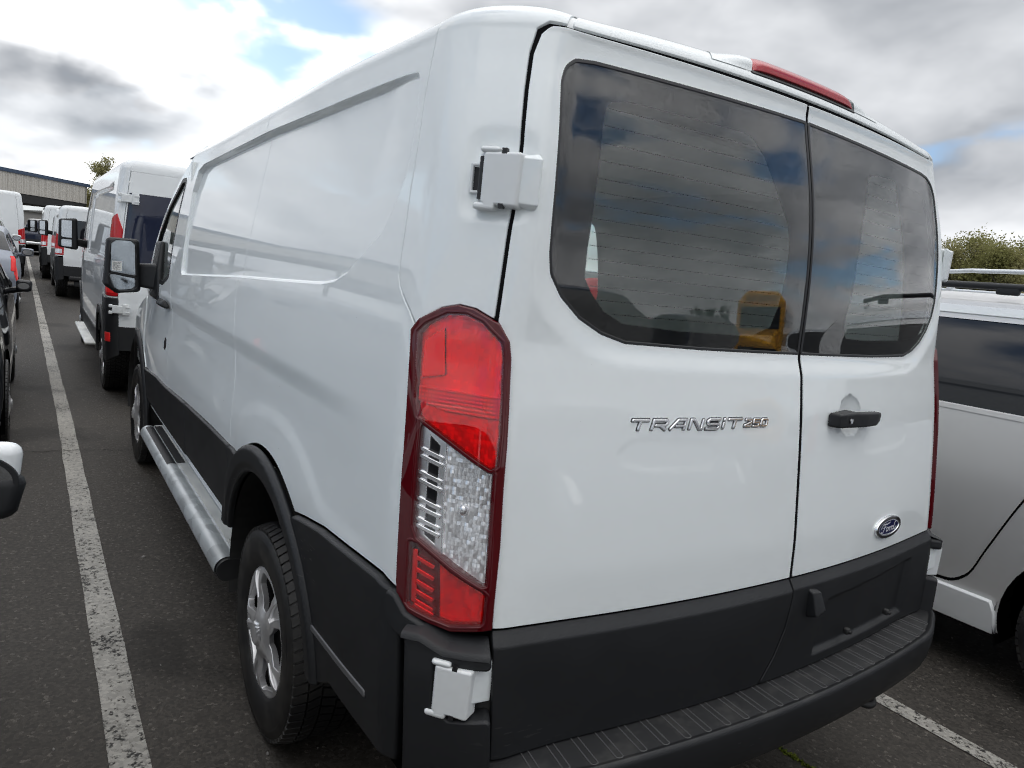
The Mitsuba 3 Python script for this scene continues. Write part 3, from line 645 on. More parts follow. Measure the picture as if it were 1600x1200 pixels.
# oval emblem on the right door: blue field, chrome rim and a looping silver script
ec = (.452, .970); ov = affinity.scale(Point(0, 0).buffer(1, 40), .074, .0305); ov = affinity.translate(ov, *ec)
inner = affinity.translate(affinity.scale(Point(0, 0).buffer(1, 40), .0655, .0235), *ec)
line = affinity.translate(affinity.scale(Point(0, 0).buffer(1, 40), .061, .0205), *ec)
EB = K + '__rear_door_001__emblem'
putp(EB, patch(skin(.006), inner.buffer(.001), .006, None), 'badge_blue')
putp(K + '__rear_door_001__emblem_rim', patch(skin(.0085), ov.difference(inner), .004, [(0, 0), (.001, .0006), (.002, .002), (.0024, .009)]), 'chrome')
def script():
    st = []
    def sp(*p): st.append(LineString(spline(p, 30)).buffer(.0017))
    sp((-.046, -.001), (-.043, .005), (-.036, .0105), (-.026, .012), (-.014, .0105), (-.004, .012), (.004, .0145))   # F: top sweep
    sp((-.022, .012), (-.026, .004), (-.031, -.006), (-.038, -.012), (-.045, -.0105)); sp((-.034, .001), (-.026, .002), (-.018, .0035))
    th = np.linspace(0, 2*np.pi, 30); st.append(LineString(np.stack([-.0095 + .0065*np.cos(th), -.0055 + .0055*np.sin(th)], 1)).buffer(.0017))   # o
    sp((-.003, -.004), (.004, .0), (.006, -.004), (.008, -.011)); sp((.007, -.006), (.011, -.001), (.016, -.0005))   # r
    st.append(LineString(np.stack([.0235 + .0062*np.cos(th), -.0055 + .0052*np.sin(th)], 1)).buffer(.0017))   # d
    sp((.042, .012), (.036, .0095), (.031, -.002), (.030, -.009), (.036, -.0105), (.046, -.004))
    return affinity.translate(shapely.union_all(st), *ec)
putp(EB + '__script', patch(skin(.0070), script().intersection(inner), .003, None), 'script_silver')
putp(EB + '__inner_line', patch(skin(.0067), line.difference(line.buffer(-.0013)), .004, None), 'script_silver')

# tail lamps
Z_top = Polygon([(-.962, 1.455), (-.948, 1.473), (-.913, 1.496), (-.880, 1.499), (-.850, 1.488), (-.815, 1.455), (-.806, 1.425), (-.8045, 1.33), (-.806, 1.222), (-.812, 1.218), (-.948, 1.295), (-.958, 1.330)])
Z_clr = Polygon([(-.945, 1.286), (-.940, 1.288), (-.810, 1.211), (-.807, 1.205), (-.809, .990), (-.815, .988), (-.869, 1.015), (-.937, 1.057), (-.946, 1.079)])
Z_low = Polygon([(-.948, 1.043), (-.938, 1.041), (-.872, .999), (-.818, .974), (-.812, .968), (-.815, .919), (-.822, .910), (-.882, .900), (-.930, .908), (-.950, .924)])
Z_top, Z_clr, Z_low = Z_top.buffer(.0055).intersection(LAMP.buffer(-.010)), Z_clr.buffer(.002), Z_low.buffer(.0055).intersection(LAMP.buffer(-.010))
Z_clr = Z_clr.difference(Z_top.buffer(.003)).difference(Z_low.buffer(.003)); ZA = shapely.union_all([Z_top, Z_clr, Z_low])
def facet(p, n, uv):
    u = p.x*0.8 - p.y*0.6; a = u*125; b = p.z*120; ia, ib = dr.floor(a), dr.floor(b); fa, fb = a-ia, b-ib
    r1, r2 = cell_rand(ia, ib, 1), cell_rand(ia, ib, 2)
    return 0.0052*((r1-0.5)*fa + (r2-0.5)*fb) + 0.0010*dr.abs(dr.sin(a*3.14159)) + 0.004*noise(u*26, p.z*18, 1.0)
def prism(p, n, uv):
    u = p.x*0.8 - p.y*0.6
    cell = noise(dr.floor(u*110)*1.7, dr.floor(p.z*85)*2.3, 3.0)
    return 0.0016*dr.abs(dr.sin(p.z*267))*(0.3 + cell) + 0.0016*dr.abs(dr.sin(u*345))*(0.3 + cell) + 0.003*noise(u*30, p.z*22, 0.0)
M['facet_chrome'] = two(bump({'type': 'principled', 'base_color': rgb(.97, .97, .97), 'metallic': 0.55, 'roughness': 0.22, 'specular': 0.5}, facet, 1.0, 3e-4))
M['facet_mild'] = two(bump({'type': 'principled', 'base_color': rgb(.96, .96, .96), 'metallic': 0.5, 'roughness': 0.2, 'specular': 0.5}, lambda p, n, uv: 0.55*facet(p, n, uv), 1.0, 3e-4))
M['prism_chrome'] = two(bump({'type': 'principled', 'base_color': rgb(.95, .95, .95), 'metallic': 0.3, 'roughness': 0.22, 'specular': 0.5}, prism, 1.0, 6e-4))
def fluted(p, n, uv): return 0.0018*dr.abs(dr.sin(p.z*420)) + 0.0018*dr.abs(dr.sin((p.x*0.8-p.y*0.6)*420))
M['fluted_chrome'] = two(bump({'type': 'principled', 'base_color': rgb(.8, .8, .8), 'metallic': 0.5, 'roughness': 0.3}, fluted, 1.0, 4e-4))
def lamps(key, mm):
    bez = patch(skin(.011), LAMP.buffer(-.001).difference(ZA), .007, [(0, 0), (.0012, .0004), (.003, .0022), (.0038, .005), (.0038, .022)])
    putp(key, mm(bez), 'lamp_maroon')
    bead = patch(skin(.0125), ZA.buffer(.0040).difference(ZA.buffer(.0022)), .006, RIM[:4]); putp(key + '__lens_bead', mm(bead), 'lamp_maroon')
    putp(key + '__housing', mm(patch(skin(-.034), LAMP.buffer(.004), .02, None)), 'void_black')
    for nm, z, lens in (('red_lens', Z_top, 'lens_red'), ('clear_lens', Z_clr, 'lens_clear'), ('lower_red_lens', Z_low, 'lens_red')):
        putp(f'{key}__{nm}', mm(patch(skin(.0105), z, .012, None)), lens)
    refl = Polygon([(-.955, 1.443), (-.917, 1.474), (-.908, 1.380), (-.956, 1.368)])
    band = Polygon([(-.958, 1.352), (-.80, 1.349), (-.80, 1.310), (-.90, 1.312), (-.957, 1.325)])
    putp(key + '__red_lens__reflector', mm(patch(skin(.0035), refl.buffer(-.003), .006, RIM[:4])), 'lamp_bright')
    putp(key + '__red_lens__divider', mm(patch(skin(.002), band.intersection(Z_top.buffer(.002)), .006, RIM)), 'fluted_chrome')
    def bowl(cx, cz, w, h, dep): return lambda s, v: -.004 - dep*np.clip(1 - ((s-cx)/w)**2 - ((v-cz)/h)**2, 0, 1)
    putp(key + '__red_lens__bowl', mm(patch(skin(bowl(-.855, 1.42, .07, .09, .005)), Z_top.difference(refl.buffer(-.001)).difference(band), .006, None)), 'facet_mild')
    cs = Polygon([(-.898, 1.30), (-.80, 1.25), (-.80, .95), (-.894, 1.02)])
    putp(key + '__clear_lens__bowl', mm(patch(skin(bowl(-.852, 1.09, .075, .13, .006)), Z_clr.intersection(cs), .006, None)), 'facet_chrome')
    left = Z_clr.difference(cs)
    putp(key + '__clear_lens__dark_panel', mm(patch(skin(-.006), left, .01, None)), 'gloss_black')
    fr = left.difference(Polygon([(-.930, 1.262), (-.907, 1.243), (-.906, 1.045), (-.930, 1.062)])); putp(key + '__clear_lens__frame', mm(patch(skin(-.001), fr, .006, RIM)), 'lamp_chrome')
    for v0 in (1.228, 1.214, 1.182, 1.166, 1.130, 1.114, 1.090, 1.076):
        b = LineString([(-.944, v0 + .004), (-.899, v0 - .010)]).buffer(.0026, cap_style=2).intersection(left)
        if not b.is_empty: putp(num(key + '__clear_lens__bar'), mm(patch(skin(.004), b, .006, RIM)), 'lamp_chrome')
    blb = trimesh.creation.icosphere(2, .013); o, ex, ey, ez = local(-.857, 1.125); bv, bf = frame((np.array(blb.vertices)*[.7, .7, .9] + [0, -.004, 0], np.array(blb.faces)), o, ex, ey, ez)
    bm = mm((bv, bf)); put(key + '__clear_lens__bulb', bm[0], bm[1], 'lamp_chrome', smooth=True)
    lo = Polygon([(-.897, 1.06), (-.80, 1.0), (-.80, .89), (-.893, .89)])
    putp(key + '__lower_red_lens__bowl', mm(patch(skin(bowl(-.855, .95, .06, .06, .004)), Z_low.intersection(lo), .006, None)), 'facet_mild')
    lf = Z_low.difference(lo); putp(key + '__lower_red_lens__panel', mm(patch(skin(-.008), lf, .01, None)), 'lamp_maroon')
    fr = LineString([(-.944, 1.03), (-.944, .925)]).buffer(.0045, cap_style=2).intersection(Z_low); putp(key + '__lower_red_lens__frame', mm(patch(skin(.002), fr, .006, RIM)), 'lamp_chrome')
    for v0 in (1.012, .988, .965, .945, .925, .915):
        b = LineString([(-.944, v0 + .004), (-.906, v0 - .010)]).buffer(.0030, cap_style=2).intersection(lf)
        if not b.is_empty: putp(num(key + '__lower_red_lens__bar'), mm(patch(skin(.002), b, .006, RIM)), 'lamp_chrome')
lamps(K + '__tail_lamp', lambda m: m); lamps(K + '__tail_lamp_001', mirror)
# side cladding, arches, bumper
CR = [(0, 0), (.0025, .0008), (.006, .004), (.0075, .009), (.0075, .02)]
low2 = [(a, b - .004) for a, b in LOW]
p_cr = Polygon([(-.972, .930)] + low2[1:] + arc(AC, AR-.002, 56, 10)[1:] + [(-1.384, .505), (-1.30, .552), (-.976, .56)])
def clad(s, v): return .014*sm(-.972, -1.02, s) + .004
both('rear_side_cladding', patch(skin(clad), p_cr.buffer(-.0075), .012, CR), 'black_trim')
def arch_off(s, v):
    r = np.hypot(s-AC[0], v-AC[1]); return .012 + .020*sm(.560, .535, r) - .010*sm(.50, .475, r)
p_arch = Point(*AC).buffer(.549, 64).difference(Point(*AC).buffer(.472, 64)).intersection(Polygon([(-3, .60), (-2.2, .56), (-1.93, .5), (-1, .505), (-1, 2), (-3, 2)]))
both('wheel_arch_trim', patch(skin(arch_off), p_arch, .008, CR), 'black_trim')
p_mid = Polygon([(-2.33, .862), (-2.412, .858)] + arc(AC, AR, 180-14, 128, 12)[::-1][:0] + [(-2.412, .60)] + arc(AC, AR, 159, 127, 20))
both('sill_corner_cladding', patch(skin(.012), p_mid.buffer(0).buffer(-.003), .012, CR), 'black_trim')
p_sill = Polygon([(-2.418, .858), (-2.75, .850), (-3.30, .829), (-3.30, .59), (-2.418, .595)])
both('sill_cladding', patch(skin(.012), p_sill.buffer(-.003), .014, CR), 'black_trim')
p_dcl = Polygon([(-3.308, .829), (-3.87, .797), (-4.25, .79), (-4.78, .745)] + arc(FC, .53, 38, 17, 12) + [(-3.308, .585)])
both('front_door_cladding', patch(skin(.014), p_dcl.buffer(-.003), .014, CR), 'black_trim')
p_far = Point(*FC).buffer(.527, 64).difference(Point(*FC).buffer(.455, 64)).intersection(box(-7, .34, -4, 2))
def far_off(s, v): return .012 + .015*sm(.54, .51, np.hypot(s-FC[0], v-FC[1]))
both('front_wheel_arch_trim', patch(skin(far_off), p_far, .010, CR), 'black_trim')
strp = LineString([(-1.428, .641), (-1.082, .656)]).buffer(.0062, cap_style=2)
M['grey_strip'] = rough((.12, .12, .125), .3)
both('grey_side_strip', patch(skin(.0215), strp, .01, RIM), 'grey_strip')

def bo(s):
    a = np.abs(s); return .098 - .054*sm(.60, .88, a)
def sweep_rear(prof, ss):
    """prof(s) -> list of (v, off) pairs; swept round the rear of the van"""
    rows = []
    for s in ss:
        pr = np.array(prof(s)); P = S(np.full(len(pr), s), pr[:, 0]); N = nrm_of(S, np.full(len(pr), s), np.full(len(pr), .62), 1e-3); N[:, 2] = 0
        rows.append(P + N/np.linalg.norm(N, axis=1, keepdims=True)*pr[:, 1:2])
    return grid(np.array(rows))
ss = np.concatenate([np.linspace(-.93, -.7, 26), np.linspace(-.7, .7, 90)[1:-1], np.linspace(.7, .93, 26)])
def bump_prof(s):
    b = bo(s)
    return [(.632, -.05), (.628, b-.024), (.6295, b-.020), (.634, b-.015), (.635, b-.009), (.631, b-.003), (.622, b), (.59, b+.001), (.55, b-.003), (.522, b-.012), (.505, b-.028), (.497, b-.05), (.495, -.06)]
bv, bf = sweep_rear(bump_prof, ss); put(K + '__rear_bumper', bv, bf[:, ::-1], 'black_trim', smooth=40)
# grooves of the step: pairs of raised ribs
for i, s0 in enumerate(np.linspace(-.72, .70, 26)):
    def rib(w):
        q = []
        for t in np.linspace(0, 1, 8):
            b = float(bo(s0)); o = -.02 + (b-.026+.02)*t; z = .6325 + (.628-.6325)*t*0 - .0000
            c = S(np.float64(s0), np.float64(.63)); n = nrm_of(S, np.float64(s0), np.float64(.62), 1e-3); n[2] = 0; n /= np.linalg.norm(n)
            q.append(c + n*o)
        q = np.array(q); zz = .632 + (.6285-.632)*np.clip((np.linalg.norm(q-q[0], axis=1)+.03)/(float(bo(s0))+.026), 0, 1)
        q[:, 2] = zz; return q
    q = rib(0); ex = local(s0, .63)[1]; w = .0085; r = .0016
    loop = np.vstack([q - ex*w, [q[-1] - ex*w*.7 + (q[-1]-q[-2])*.25], [q[-1] + (q[-1]-q[-2])*.4], [q[-1] + ex*w*.7 + (q[-1]-q[-2])*.25], (q + ex*w)[::-1]])
    tv, tf = tube(loop, r, 6); put(num(K + '__rear_bumper__step_rib'), tv, tf, 'worn_rib', smooth=50)
# bumper corners with a shelf under the lamp and a pocket for the lower hinge
def corner_off(s, v):
    sh = sm(-.975, -.935, s)
    return .016 + .030*sh + .004*sm(.86, .80, v)*sh
pc = Polygon([(-.940, .47), (-.940, .874), (-.914, .876), (-.880, .862), (-.866, .858), (-.806, .864), (-.802, .860), (-.802, .842), (-.893, .838), (-.895, .745), (-.858, .722), (-.802, .735), (-.800, .60), (-.80, .47)])
def cshape(s, v): return skin(corner_off)(s, v)
both('bumper_corner', patch(skin(corner_off), rounded(pc, .004), .007, [(0, 0), (.002, .0008), (.005, .004), (.006, .009), (.006, .045)]), 'black_trim')
# shelf top
def shelf():
    ss_ = np.linspace(-.945, -.800, 30); rows = []
    vedge = np.interp(ss_, [-.945, -.914, -.880, -.866, -.806, -.80], [.880, .882, .868, .864, .870, .868])
    for o, dv in ((.050, -.008), (.047, 0.0), (.040, .004), (.02, .0085), (.0, .012), (-.01, .013)):
        P = S(ss_, vedge + dv); N = nrm_of(S, ss_, vedge, 1e-3); N[:, 2] = 0; N /= np.linalg.norm(N, axis=1, keepdims=True); rows.append(P + N*o)
    v, f = grid(np.array(rows)); return v, f
sv, sf = shelf()
for nm, mm in ((K + '__bumper_corner__lamp_shelf', (sv, sf)), (K + '__bumper_corner_001__lamp_shelf', mirror((sv, sf)))): put(nm, mm[0], mm[1], 'black_trim', smooth=50)
# the lamp sill on the side, between cladding and shelf
p_ls = Polygon([(-.975, .928), (-.955, .899), (-.915, .882), (-.885, .872), (-.945, .868), (-.962, .86), (-.985, .874), (-.994, .90), (-.988, .93)])
both('lamp_sill', patch(skin(.022), rounded(p_ls, .004), .006, CR), 'black_trim')
pb = box(-.90, .715, -.795, .85)
both('hinge_pocket', patch(skin(.002), pb, .02, None), 'underbody')

# hinges
def hinge(s, v, lower):
    o, ex, ey, ez = local(s, v); base = .018 if lower else -.006; ms = []
    blk = m3.Manifold.batch_hull([m3.Manifold.sphere(.006, 12).translate(q) for q in ((-.030, base+.030, -.043), (-.030, base+.030, .042), (.032, base+.030, -.046), (.034, base+.030, .044), (-.036, base+.006, -.043), (-.036, base+.006, .042), (.036, base, -.048), (.038, base, .046))])
    ms.append(mani(blk))
    ms.append(rbox(-.024, base+.018, .0525, .040, .036, .012, .005)); ms.append(rbox(-.028, base+.018, -.0535, .044, .036, .014, .005))
    ms.append(rbox(-.018, base+.030, -.044, .024, .012, .02, .003))
    ms.append(rbox(-.044, base+.004, 0, .012, .02, .10, .004))
    for zz in (-.026, .026): ms.append(rbox(-.058, base+.006, zz, .020, .012, .006, .002))
    ms.append(rbox(-.066, base+.006, 0, .006, .012, .058, .002))
    hv, hf = frame(cat(ms), o, ex, ey, ez)
    leaf = m3.Manifold.batch_hull([m3.Manifold.sphere(.005, 12).translate(q) for q in ((.036, base+.020, -.040), (.036, base+.020, .040), (.042, .002, -.044), (.042, .002, .044), (.070, .004, -.042), (.070, .004, .040), (.062, -.006, -.05), (.062, -.006, .048))]) if not lower else \
        m3.Manifold.batch_hull([m3.Manifold.sphere(.004, 12).translate(q) for q in ((.036, base+.018, -.02), (.036, base+.018, .046), (.052, -.004, -.03), (.056, -.004, .05), (.060, -.006, .05), (.060, -.006, -.03))])
    lv, lf = frame(mani(leaf), o, ex, ey, ez)
    pin = cat([tube([(-.040, base+.018, -.04), (-.040, base+.018, .04)], .008, 12), bx(-.064, -.050, base+.002, base+.004, -.022, .022), bx(.002, .012, base+.022, base+.0355, -.056, -.046), bx(.000, .010, base+.022, base+.0355, .044, .056)])
    pv, pf = frame(pin, o, ex, ey, ez)
    return (hv, hf), (lv, lf), (pv, pf)
for (s0, v0, lw) in ((-.853, 1.767, False), (-.853, .790, True)):
    h = hinge(s0, v0, lw)
    for mm in (lambda m: m, mirror):
        k = num(K + '__door_hinge'); a, b, c = [mm(x) for x in h]
        put(k, a[0], a[1], 'hinge_white', smooth=35); put(k + '__leaf', b[0], b[1], 'white_paint', smooth=35); put(k + '__pin', c[0], c[1], 'seal_rubber', smooth=35)

# high brake lamp on the roof lip
M['lamp_pink'] = plastic((.40, .035, .045))
def bl_off(s, v): return (.006 + .012*sm(2.042, 2.056, v))*(1-(np.abs(s)/.232)**14)
putp(K + '__high_brake_lamp', patch(skin(bl_off), box(-.226, 2.046, .226, 2.0995), .006, [(0, 0), (.001, .0005), (.002, .002), (.002, .02)]), 'lamp_pink')
putp(K + '__high_brake_lamp__gasket', patch(skin(.0025), box(-.230, 2.0395, .230, 2.0455), .006, RIM[:4]), 'seal_rubber')
for sg in (-1, 1):
    q = patch(skin(lambda s, v: .0015 + .013*sm(.36, .24, np.abs(s))*sm(2.04, 2.06, v)), box(-.37, 2.042, -.232, 2.0995), .008, None)
    q = q if sg < 0 else mirror(q); putp(num(K + '__high_brake_lamp__fairing'), q, 'white_paint')

# running board, left and right
def board(mm, key):
    y0, y1, z = 1.70, 3.84, .43
    th = np.linspace(200, 52, 16); prof = [(-.995 + .046*math.cos(math.radians(t)), z-.046 + .046*math.sin(math.radians(t))) for t in th]
    prof += [(-.960, z-.004), (-.955, z-.003), (-.918, z-.003), (-.914, z+.004), (-.922, z+.105), (-.925, z+.135)]
    prof = [(-.985, z-.094), (-1.02, z-.085)] + prof
    pr = np.array(prof); ys = np.linspace(y0, y1, 40)
    P = np.stack([np.broadcast_to(pr[:, 0], (40, len(pr))), np.broadcast_to(ys[:, None], (40, len(pr))), np.broadcast_to(pr[:, 1], (40, len(pr)))], -1)
    v, f = grid(P); m = mm((v, f[:, ::-1])); put(key, m[0], m[1], 'galvanised', smooth=28)
    m = mm(bx(-.962, -.916, y0, y1, z-.006, z-.0015)); put(key + '__plate', m[0], m[1], 'dull_steel')
    capm = m3.Manifold.batch_hull([m3.Manifold.cylinder(.03, .043, .043, 24).rotate([90, 0, 0]).translate([-.993, y0+.012, z-.047]), m3.Manifold.cylinder(.03, .034, .034, 20).rotate([90, 0, 0]).translate([-.95, y0+.012, z-.044])])
    m = mm(mani(capm)); put(key + '__end_cap', m[0], m[1], 'black_trim', smooth=35)
    for x0, x1 in ((-1.022, -.977), (-.969, -.928)):
        if x0 < -1: q = np.linspace(118, 62, 8); pp = np.array([(-.995 + .0475*math.cos(math.radians(t)), z-.046 + .0475*math.sin(math.radians(t))) for t in q])
        else: pp = np.array([(x0, z-.001), (x0, z+.0012), (x1, z+.0012), (x1, z-.001)])
        ys2 = np.linspace(2.98, 3.80, 12)
        P = np.stack([np.broadcast_to(pp[:, 0], (12, len(pp))), np.broadcast_to(ys2[:, None], (12, len(pp))), np.broadcast_to(pp[:, 1], (12, len(pp)))], -1)
        v, f = grid(P); m = mm((v, f[:, ::-1])); put(num(key + '__grip_strip'), m[0], m[1], 'grip_pad', smooth=30)
    bars = [bx(-.958, -.954, 1.80, 1.87, z-.002, z+.0012), bx(-.926, -.922, 1.80, 1.87, z-.002, z+.0012), bx(-.957, -.923, 1.80, 1.804, z-.002, z+.0012), bx(-.957, -.923, 1.866, 1.87, z-.002, z+.0012)] + [bx(-.950, -.932, 1.81 + .012*i, 1.814 + .012*i, z-.002, z+.001) for i in range(5)]
    m = mm(cat(bars)); put(key + '__pressed_mark', m[0], m[1], 'dull_steel')
    for yy in (1.9, 2.8, 3.6):
        m = mm(bx(-.93, -.70, yy-.03, yy+.03, .36, .40)); put(num(key + '__bracket'), m[0], m[1], 'underbody')
board(lambda m: m, K + '__running_board'); board(mirror, K + '__running_board_001')

# door mirrors
def door_mirror(mm, key):
    z0 = 1.415
    hs = []
    for x, z, r in ((-1.225, 1.535, .024), (-1.105, 1.540, .022), (-1.235, 1.30, .026), (-1.095, 1.28, .024), (-1.19, 1.265, .022)):
        for y, rr in ((3.755, r), (3.84, r*.9)): hs.append(m3.Manifold.sphere(rr, 18).translate([x, y, z]))
    m = mm(mani(m3.Manifold.batch_hull(hs))); put(key, m[0], m[1], 'black_trim', smooth=50)
    up = rounded(Polygon([(-1.232, 1.368), (-1.098, 1.352), (-1.108, 1.530), (-1.13, 1.548), (-1.205, 1.545), (-1.228, 1.525)]), .012)
    lo = rounded(Polygon([(-1.236, 1.355), (-1.098, 1.338), (-1.092, 1.285), (-1.115, 1.268), (-1.185, 1.262), (-1.222, 1.285)]), .012)
    for nm, g, tilt in (('main_glass', up, .0), ('wide_angle_glass', lo, .0)):
        cx, cz = g.centroid.x, g.centroid.y
        if nm == 'main_glass': fn = lambda a, b: np.stack([a, 3.7185 + .06*(a-cx) - .07*(b-cz), b], -1)
        else: fn = lambda a, b: np.stack([a, 3.718 + .9*((a-cx)**2 + (b-cz)**2) + .12*(a-cx) - .10*(b-cz), b], -1)
        q = mm(patch(fn, g, .012, None)); putp(f'{key}__{nm}', q, 'mirror_glass')
        g2 = g.buffer(.006).difference(g); q = mm(patch(lambda a, b: np.stack([a, 3.7135 + 0*a, b], -1), g2, .01, RIM[:4] + [(.0022, .02)])); putp(f'{key}__{nm}_rim', q, 'gloss_black')
    note = lambda a, b: np.stack([a, 3.7166 + .06*(a+1.165) - .07*(b-1.45), b], -1)
    q = mm(patch(note, box(-1.222, 1.374, -1.172, 1.428), .01, None)); putp(key + '__paper_note', q, 'paper')
    ln = []
    for i in range(8):
        w = (.04, .036, .02, .038, .03, .04, .026, .036)[i]; ln.append(patch(lambda a, b: note(a, b) - np.array([0, .0006, 0]), box(-1.218, 1.419-.0055*i, -1.218+w, 1.4215-.0055*i), .02, None))
    q = mm(catn(ln)); putp(key + '__paper_note__print', q, 'grey_strip')
    arm = m3.Manifold.batch_hull([m3.Manifold.sphere(.02, 12).translate(q) for q in ((-1.10, 3.79, 1.40), (-1.10, 3.79, 1.31), (-1.0, 3.70, 1.41), (-1.0, 3.70, 1.30), (-1.0, 3.80, 1.41), (-1.0, 3.80, 1.30))])
    m = mm(mani(arm)); put(key + '__arm', m[0], m[1], 'black_trim', smooth=50)
    sail = m3.Manifold.batch_hull([m3.Manifold.sphere(.015, 12).translate(q) for q in ((-.985, 3.62, 1.235), (-.985, 3.66, 1.40), (-.965, 3.72, 1.55), (-.955, 3.95, 1.55), (-.985, 3.95, 1.24), (-1.0, 3.70, 1.30))])
    m = mm(mani(sail)); put(key + '__base', m[0], m[1], 'black_trim', smooth=50)
door_mirror(lambda m: m, K + '__door_mirror'); door_mirror(mirror, K + '__door_mirror_001')
# front door handle and fuel door edge
for mm, nm in ((lambda m: m, K + '__front_door'), (mirror, K + '__front_door_001')):
    o, ex, ey, ez = local(-3.96, 1.235); h = m3.Manifold.batch_hull([m3.Manifold.sphere(.012, 12).translate(q) for q in ((-.07, .03, 0), (.07, .03, .0), (.07, .02, .012), (-.07, .02, .012), (.08, .01, -.008), (-.08, .01, -.008))])
    m = mm(frame(mani(h), o, ex, ey, ez)); put(nm + '__handle', m[0], m[1], 'black_trim', smooth=45)
fuel = Point(-3.97, 1.02).buffer(.032); both('fuel_door', patch(skin(.002), fuel, .01, RIM), 'seal_rubber', right=False)

# wheels
for x, side in ((-.872, -1), (.872, 1)):
    for y in (1.25, 4.55): wheel(num(K + '__wheel'), x, y, side)
# inner shell, arch liners, underbody, cabin
arch_h = Point(-1.93, .42).buffer(.49).union(Point(*FC).buffer(.47))
shell_b = box(-3.3, .5, 0, 2.06).union(box(-3.66, .5, -3.2, 1.95)).union(box(-4.85, .5, -3.6, 1.28))
shell_l = shell_b.difference(WIN.buffer(.02)).difference(arch_h).difference(FWIN.buffer(.03))
shell_r = shell_b.difference(WIN.buffer(.02)).difference(arch_h).difference(FWIN.buffer(.03)).difference(SIDEWIN.buffer(.02))
in_fn = lambda o: (lambda s, v: S(s, v) + nrm_of(S, s, v, 1e-3)*o)
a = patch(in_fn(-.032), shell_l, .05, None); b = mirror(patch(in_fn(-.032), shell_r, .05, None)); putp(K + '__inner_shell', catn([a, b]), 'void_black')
a = patch(in_fn(-.06), shell_l.intersection(box(-3.4, .75, -.95, 2.0)), .06, None); b = mirror(patch(in_fn(-.06), shell_r.intersection(box(-3.4, .75, -.95, 2.0)), .06, None)); putp(K + '__side_lining', catn([a, b]), 'grey_liner')
put(K + '__side_sill', *cat([bx(-.955, -.90, 2.0, 4.1, .50, .64), bx(.90, .955, 2.0, 4.1, .50, .64)]), 'white_paint')
put(K + '__bulkhead', *cat([bx(-.93, .93, 3.06, 3.10, .70, 1.40), bx(-.93, -.30, 3.06, 3.10, 1.40, 1.98), bx(.30, .93, 3.06, 3.10, 1.40, 1.98), bx(-.30, .30, 3.06, 3.10, 1.72, 1.98)]), 'grey_liner')
put(K + '__cargo_floor', *cat([bx(-.58, .58, .12, 3.06, .66, .70), bx(-.93, -.58, .12, .70, .66, .70), bx(.58, .93, .12, .70, .66, .70), bx(-.93, -.58, 1.74, 3.06, .66, .70), bx(.58, .93, 1.74, 3.06, .66, .70)]), 'dark_floor')
put(K + '__headlining', *bx(-.74, .74, .45, 3.9, 2.005, 2.015), 'grey_liner')
for i, x in enumerate((-.45, .45)):
    put(num(K + '__seat'), *cat([rbox(x, 3.35, 1.0, .52, .16, .75, .05), rbox(x, 3.6, .82, .52, .5, .16, .05), rbox(x, 3.34, 1.45, .28, .10, .20, .04)]), 'seal_rubber', smooth=50)
def liner(mm, yc):
    th = np.radians(np.linspace(-15, 163 if yc < 2 else 195, 30)); xs = (-.99, -.60); R_ = .475
    P = np.array([[(x, yc + R_*math.cos(t)*1.0, .42 + R_*math.sin(t)) for t in th] for x in xs]); v, f = grid(P)
    back = bx(-.64, -.60, yc-.50, yc+.50, .25, .98); c = cat([(v, f), back]); m = mm(c); return m
for yc in (1.214, 4.55):
    for mm in (lambda m: m, mirror):
        m = liner(mm, yc); put(num(K + '__wheel_arch_liner'), m[0], m[1], 'underbody')
put(K + '__underbody', *cat([bx(-.90, .90, .25, .72, .50, .58), bx(-.60, .60, .25, 5.2, .32, .62), bx(-.88, .88, 1.75, 4.0, .34, .66), bx(-.80, .80, 1.20, 1.30, .28, .40)]), 'underbody')
hk = trimesh.creation.torus(.034, .011, 24, 10); hv = np.array(hk.vertices) @ np.array([[1, 0, 0], [0, .95, .3], [0, -.3, .95]]) + [.50, .05, .430]
put(K + '__towing_eye', np.vstack([hv]), np.array(hk.faces), 'underbody', smooth=True)
rfl = both('bumper_reflector', patch(skin(lambda s, v: bo(s) + .002), box(-.70, .525, -.655, .572), .01, RIM), 'lamp_bright')
# cab front, beyond the doors
fr = m3.Manifold.batch_hull([m3.Manifold.sphere(.06, 14).translate(q) for q in ((-.80, 4.35, 1.20), (.80, 4.35, 1.20), (-.78, 5.25, 1.02), (.78, 5.25, 1.02), (-.80, 5.35, .72), (.80, 5.35, .72), (-.82, 5.30, .42), (.82, 5.30, .42), (-.80, 4.4, .5), (.80, 4.4, .5))])
v, f = mani(fr); put(K + '__bonnet', v, f, 'white_paint', smooth=40)
ws_ = np.array([[(-.76, 3.42, 2.06), (0, 3.36, 2.09), (.76, 3.42, 2.06)], [(-.83, 4.45, 1.27), (0, 4.62, 1.27), (.83, 4.45, 1.27)]]); v, f = grid(ws_); put(K + '__windscreen', v, f, 'side_glass', smooth=True)
for mm in (lambda m: m, mirror):
    v, f = tube([(-.79, 3.35, 2.07), (-.84, 4.0, 1.75), (-.86, 4.45, 1.30)], .045, 12); m = mm((v, f)); put(num(K + '__windscreen_pillar'), m[0], m[1], 'white_paint', smooth=50)
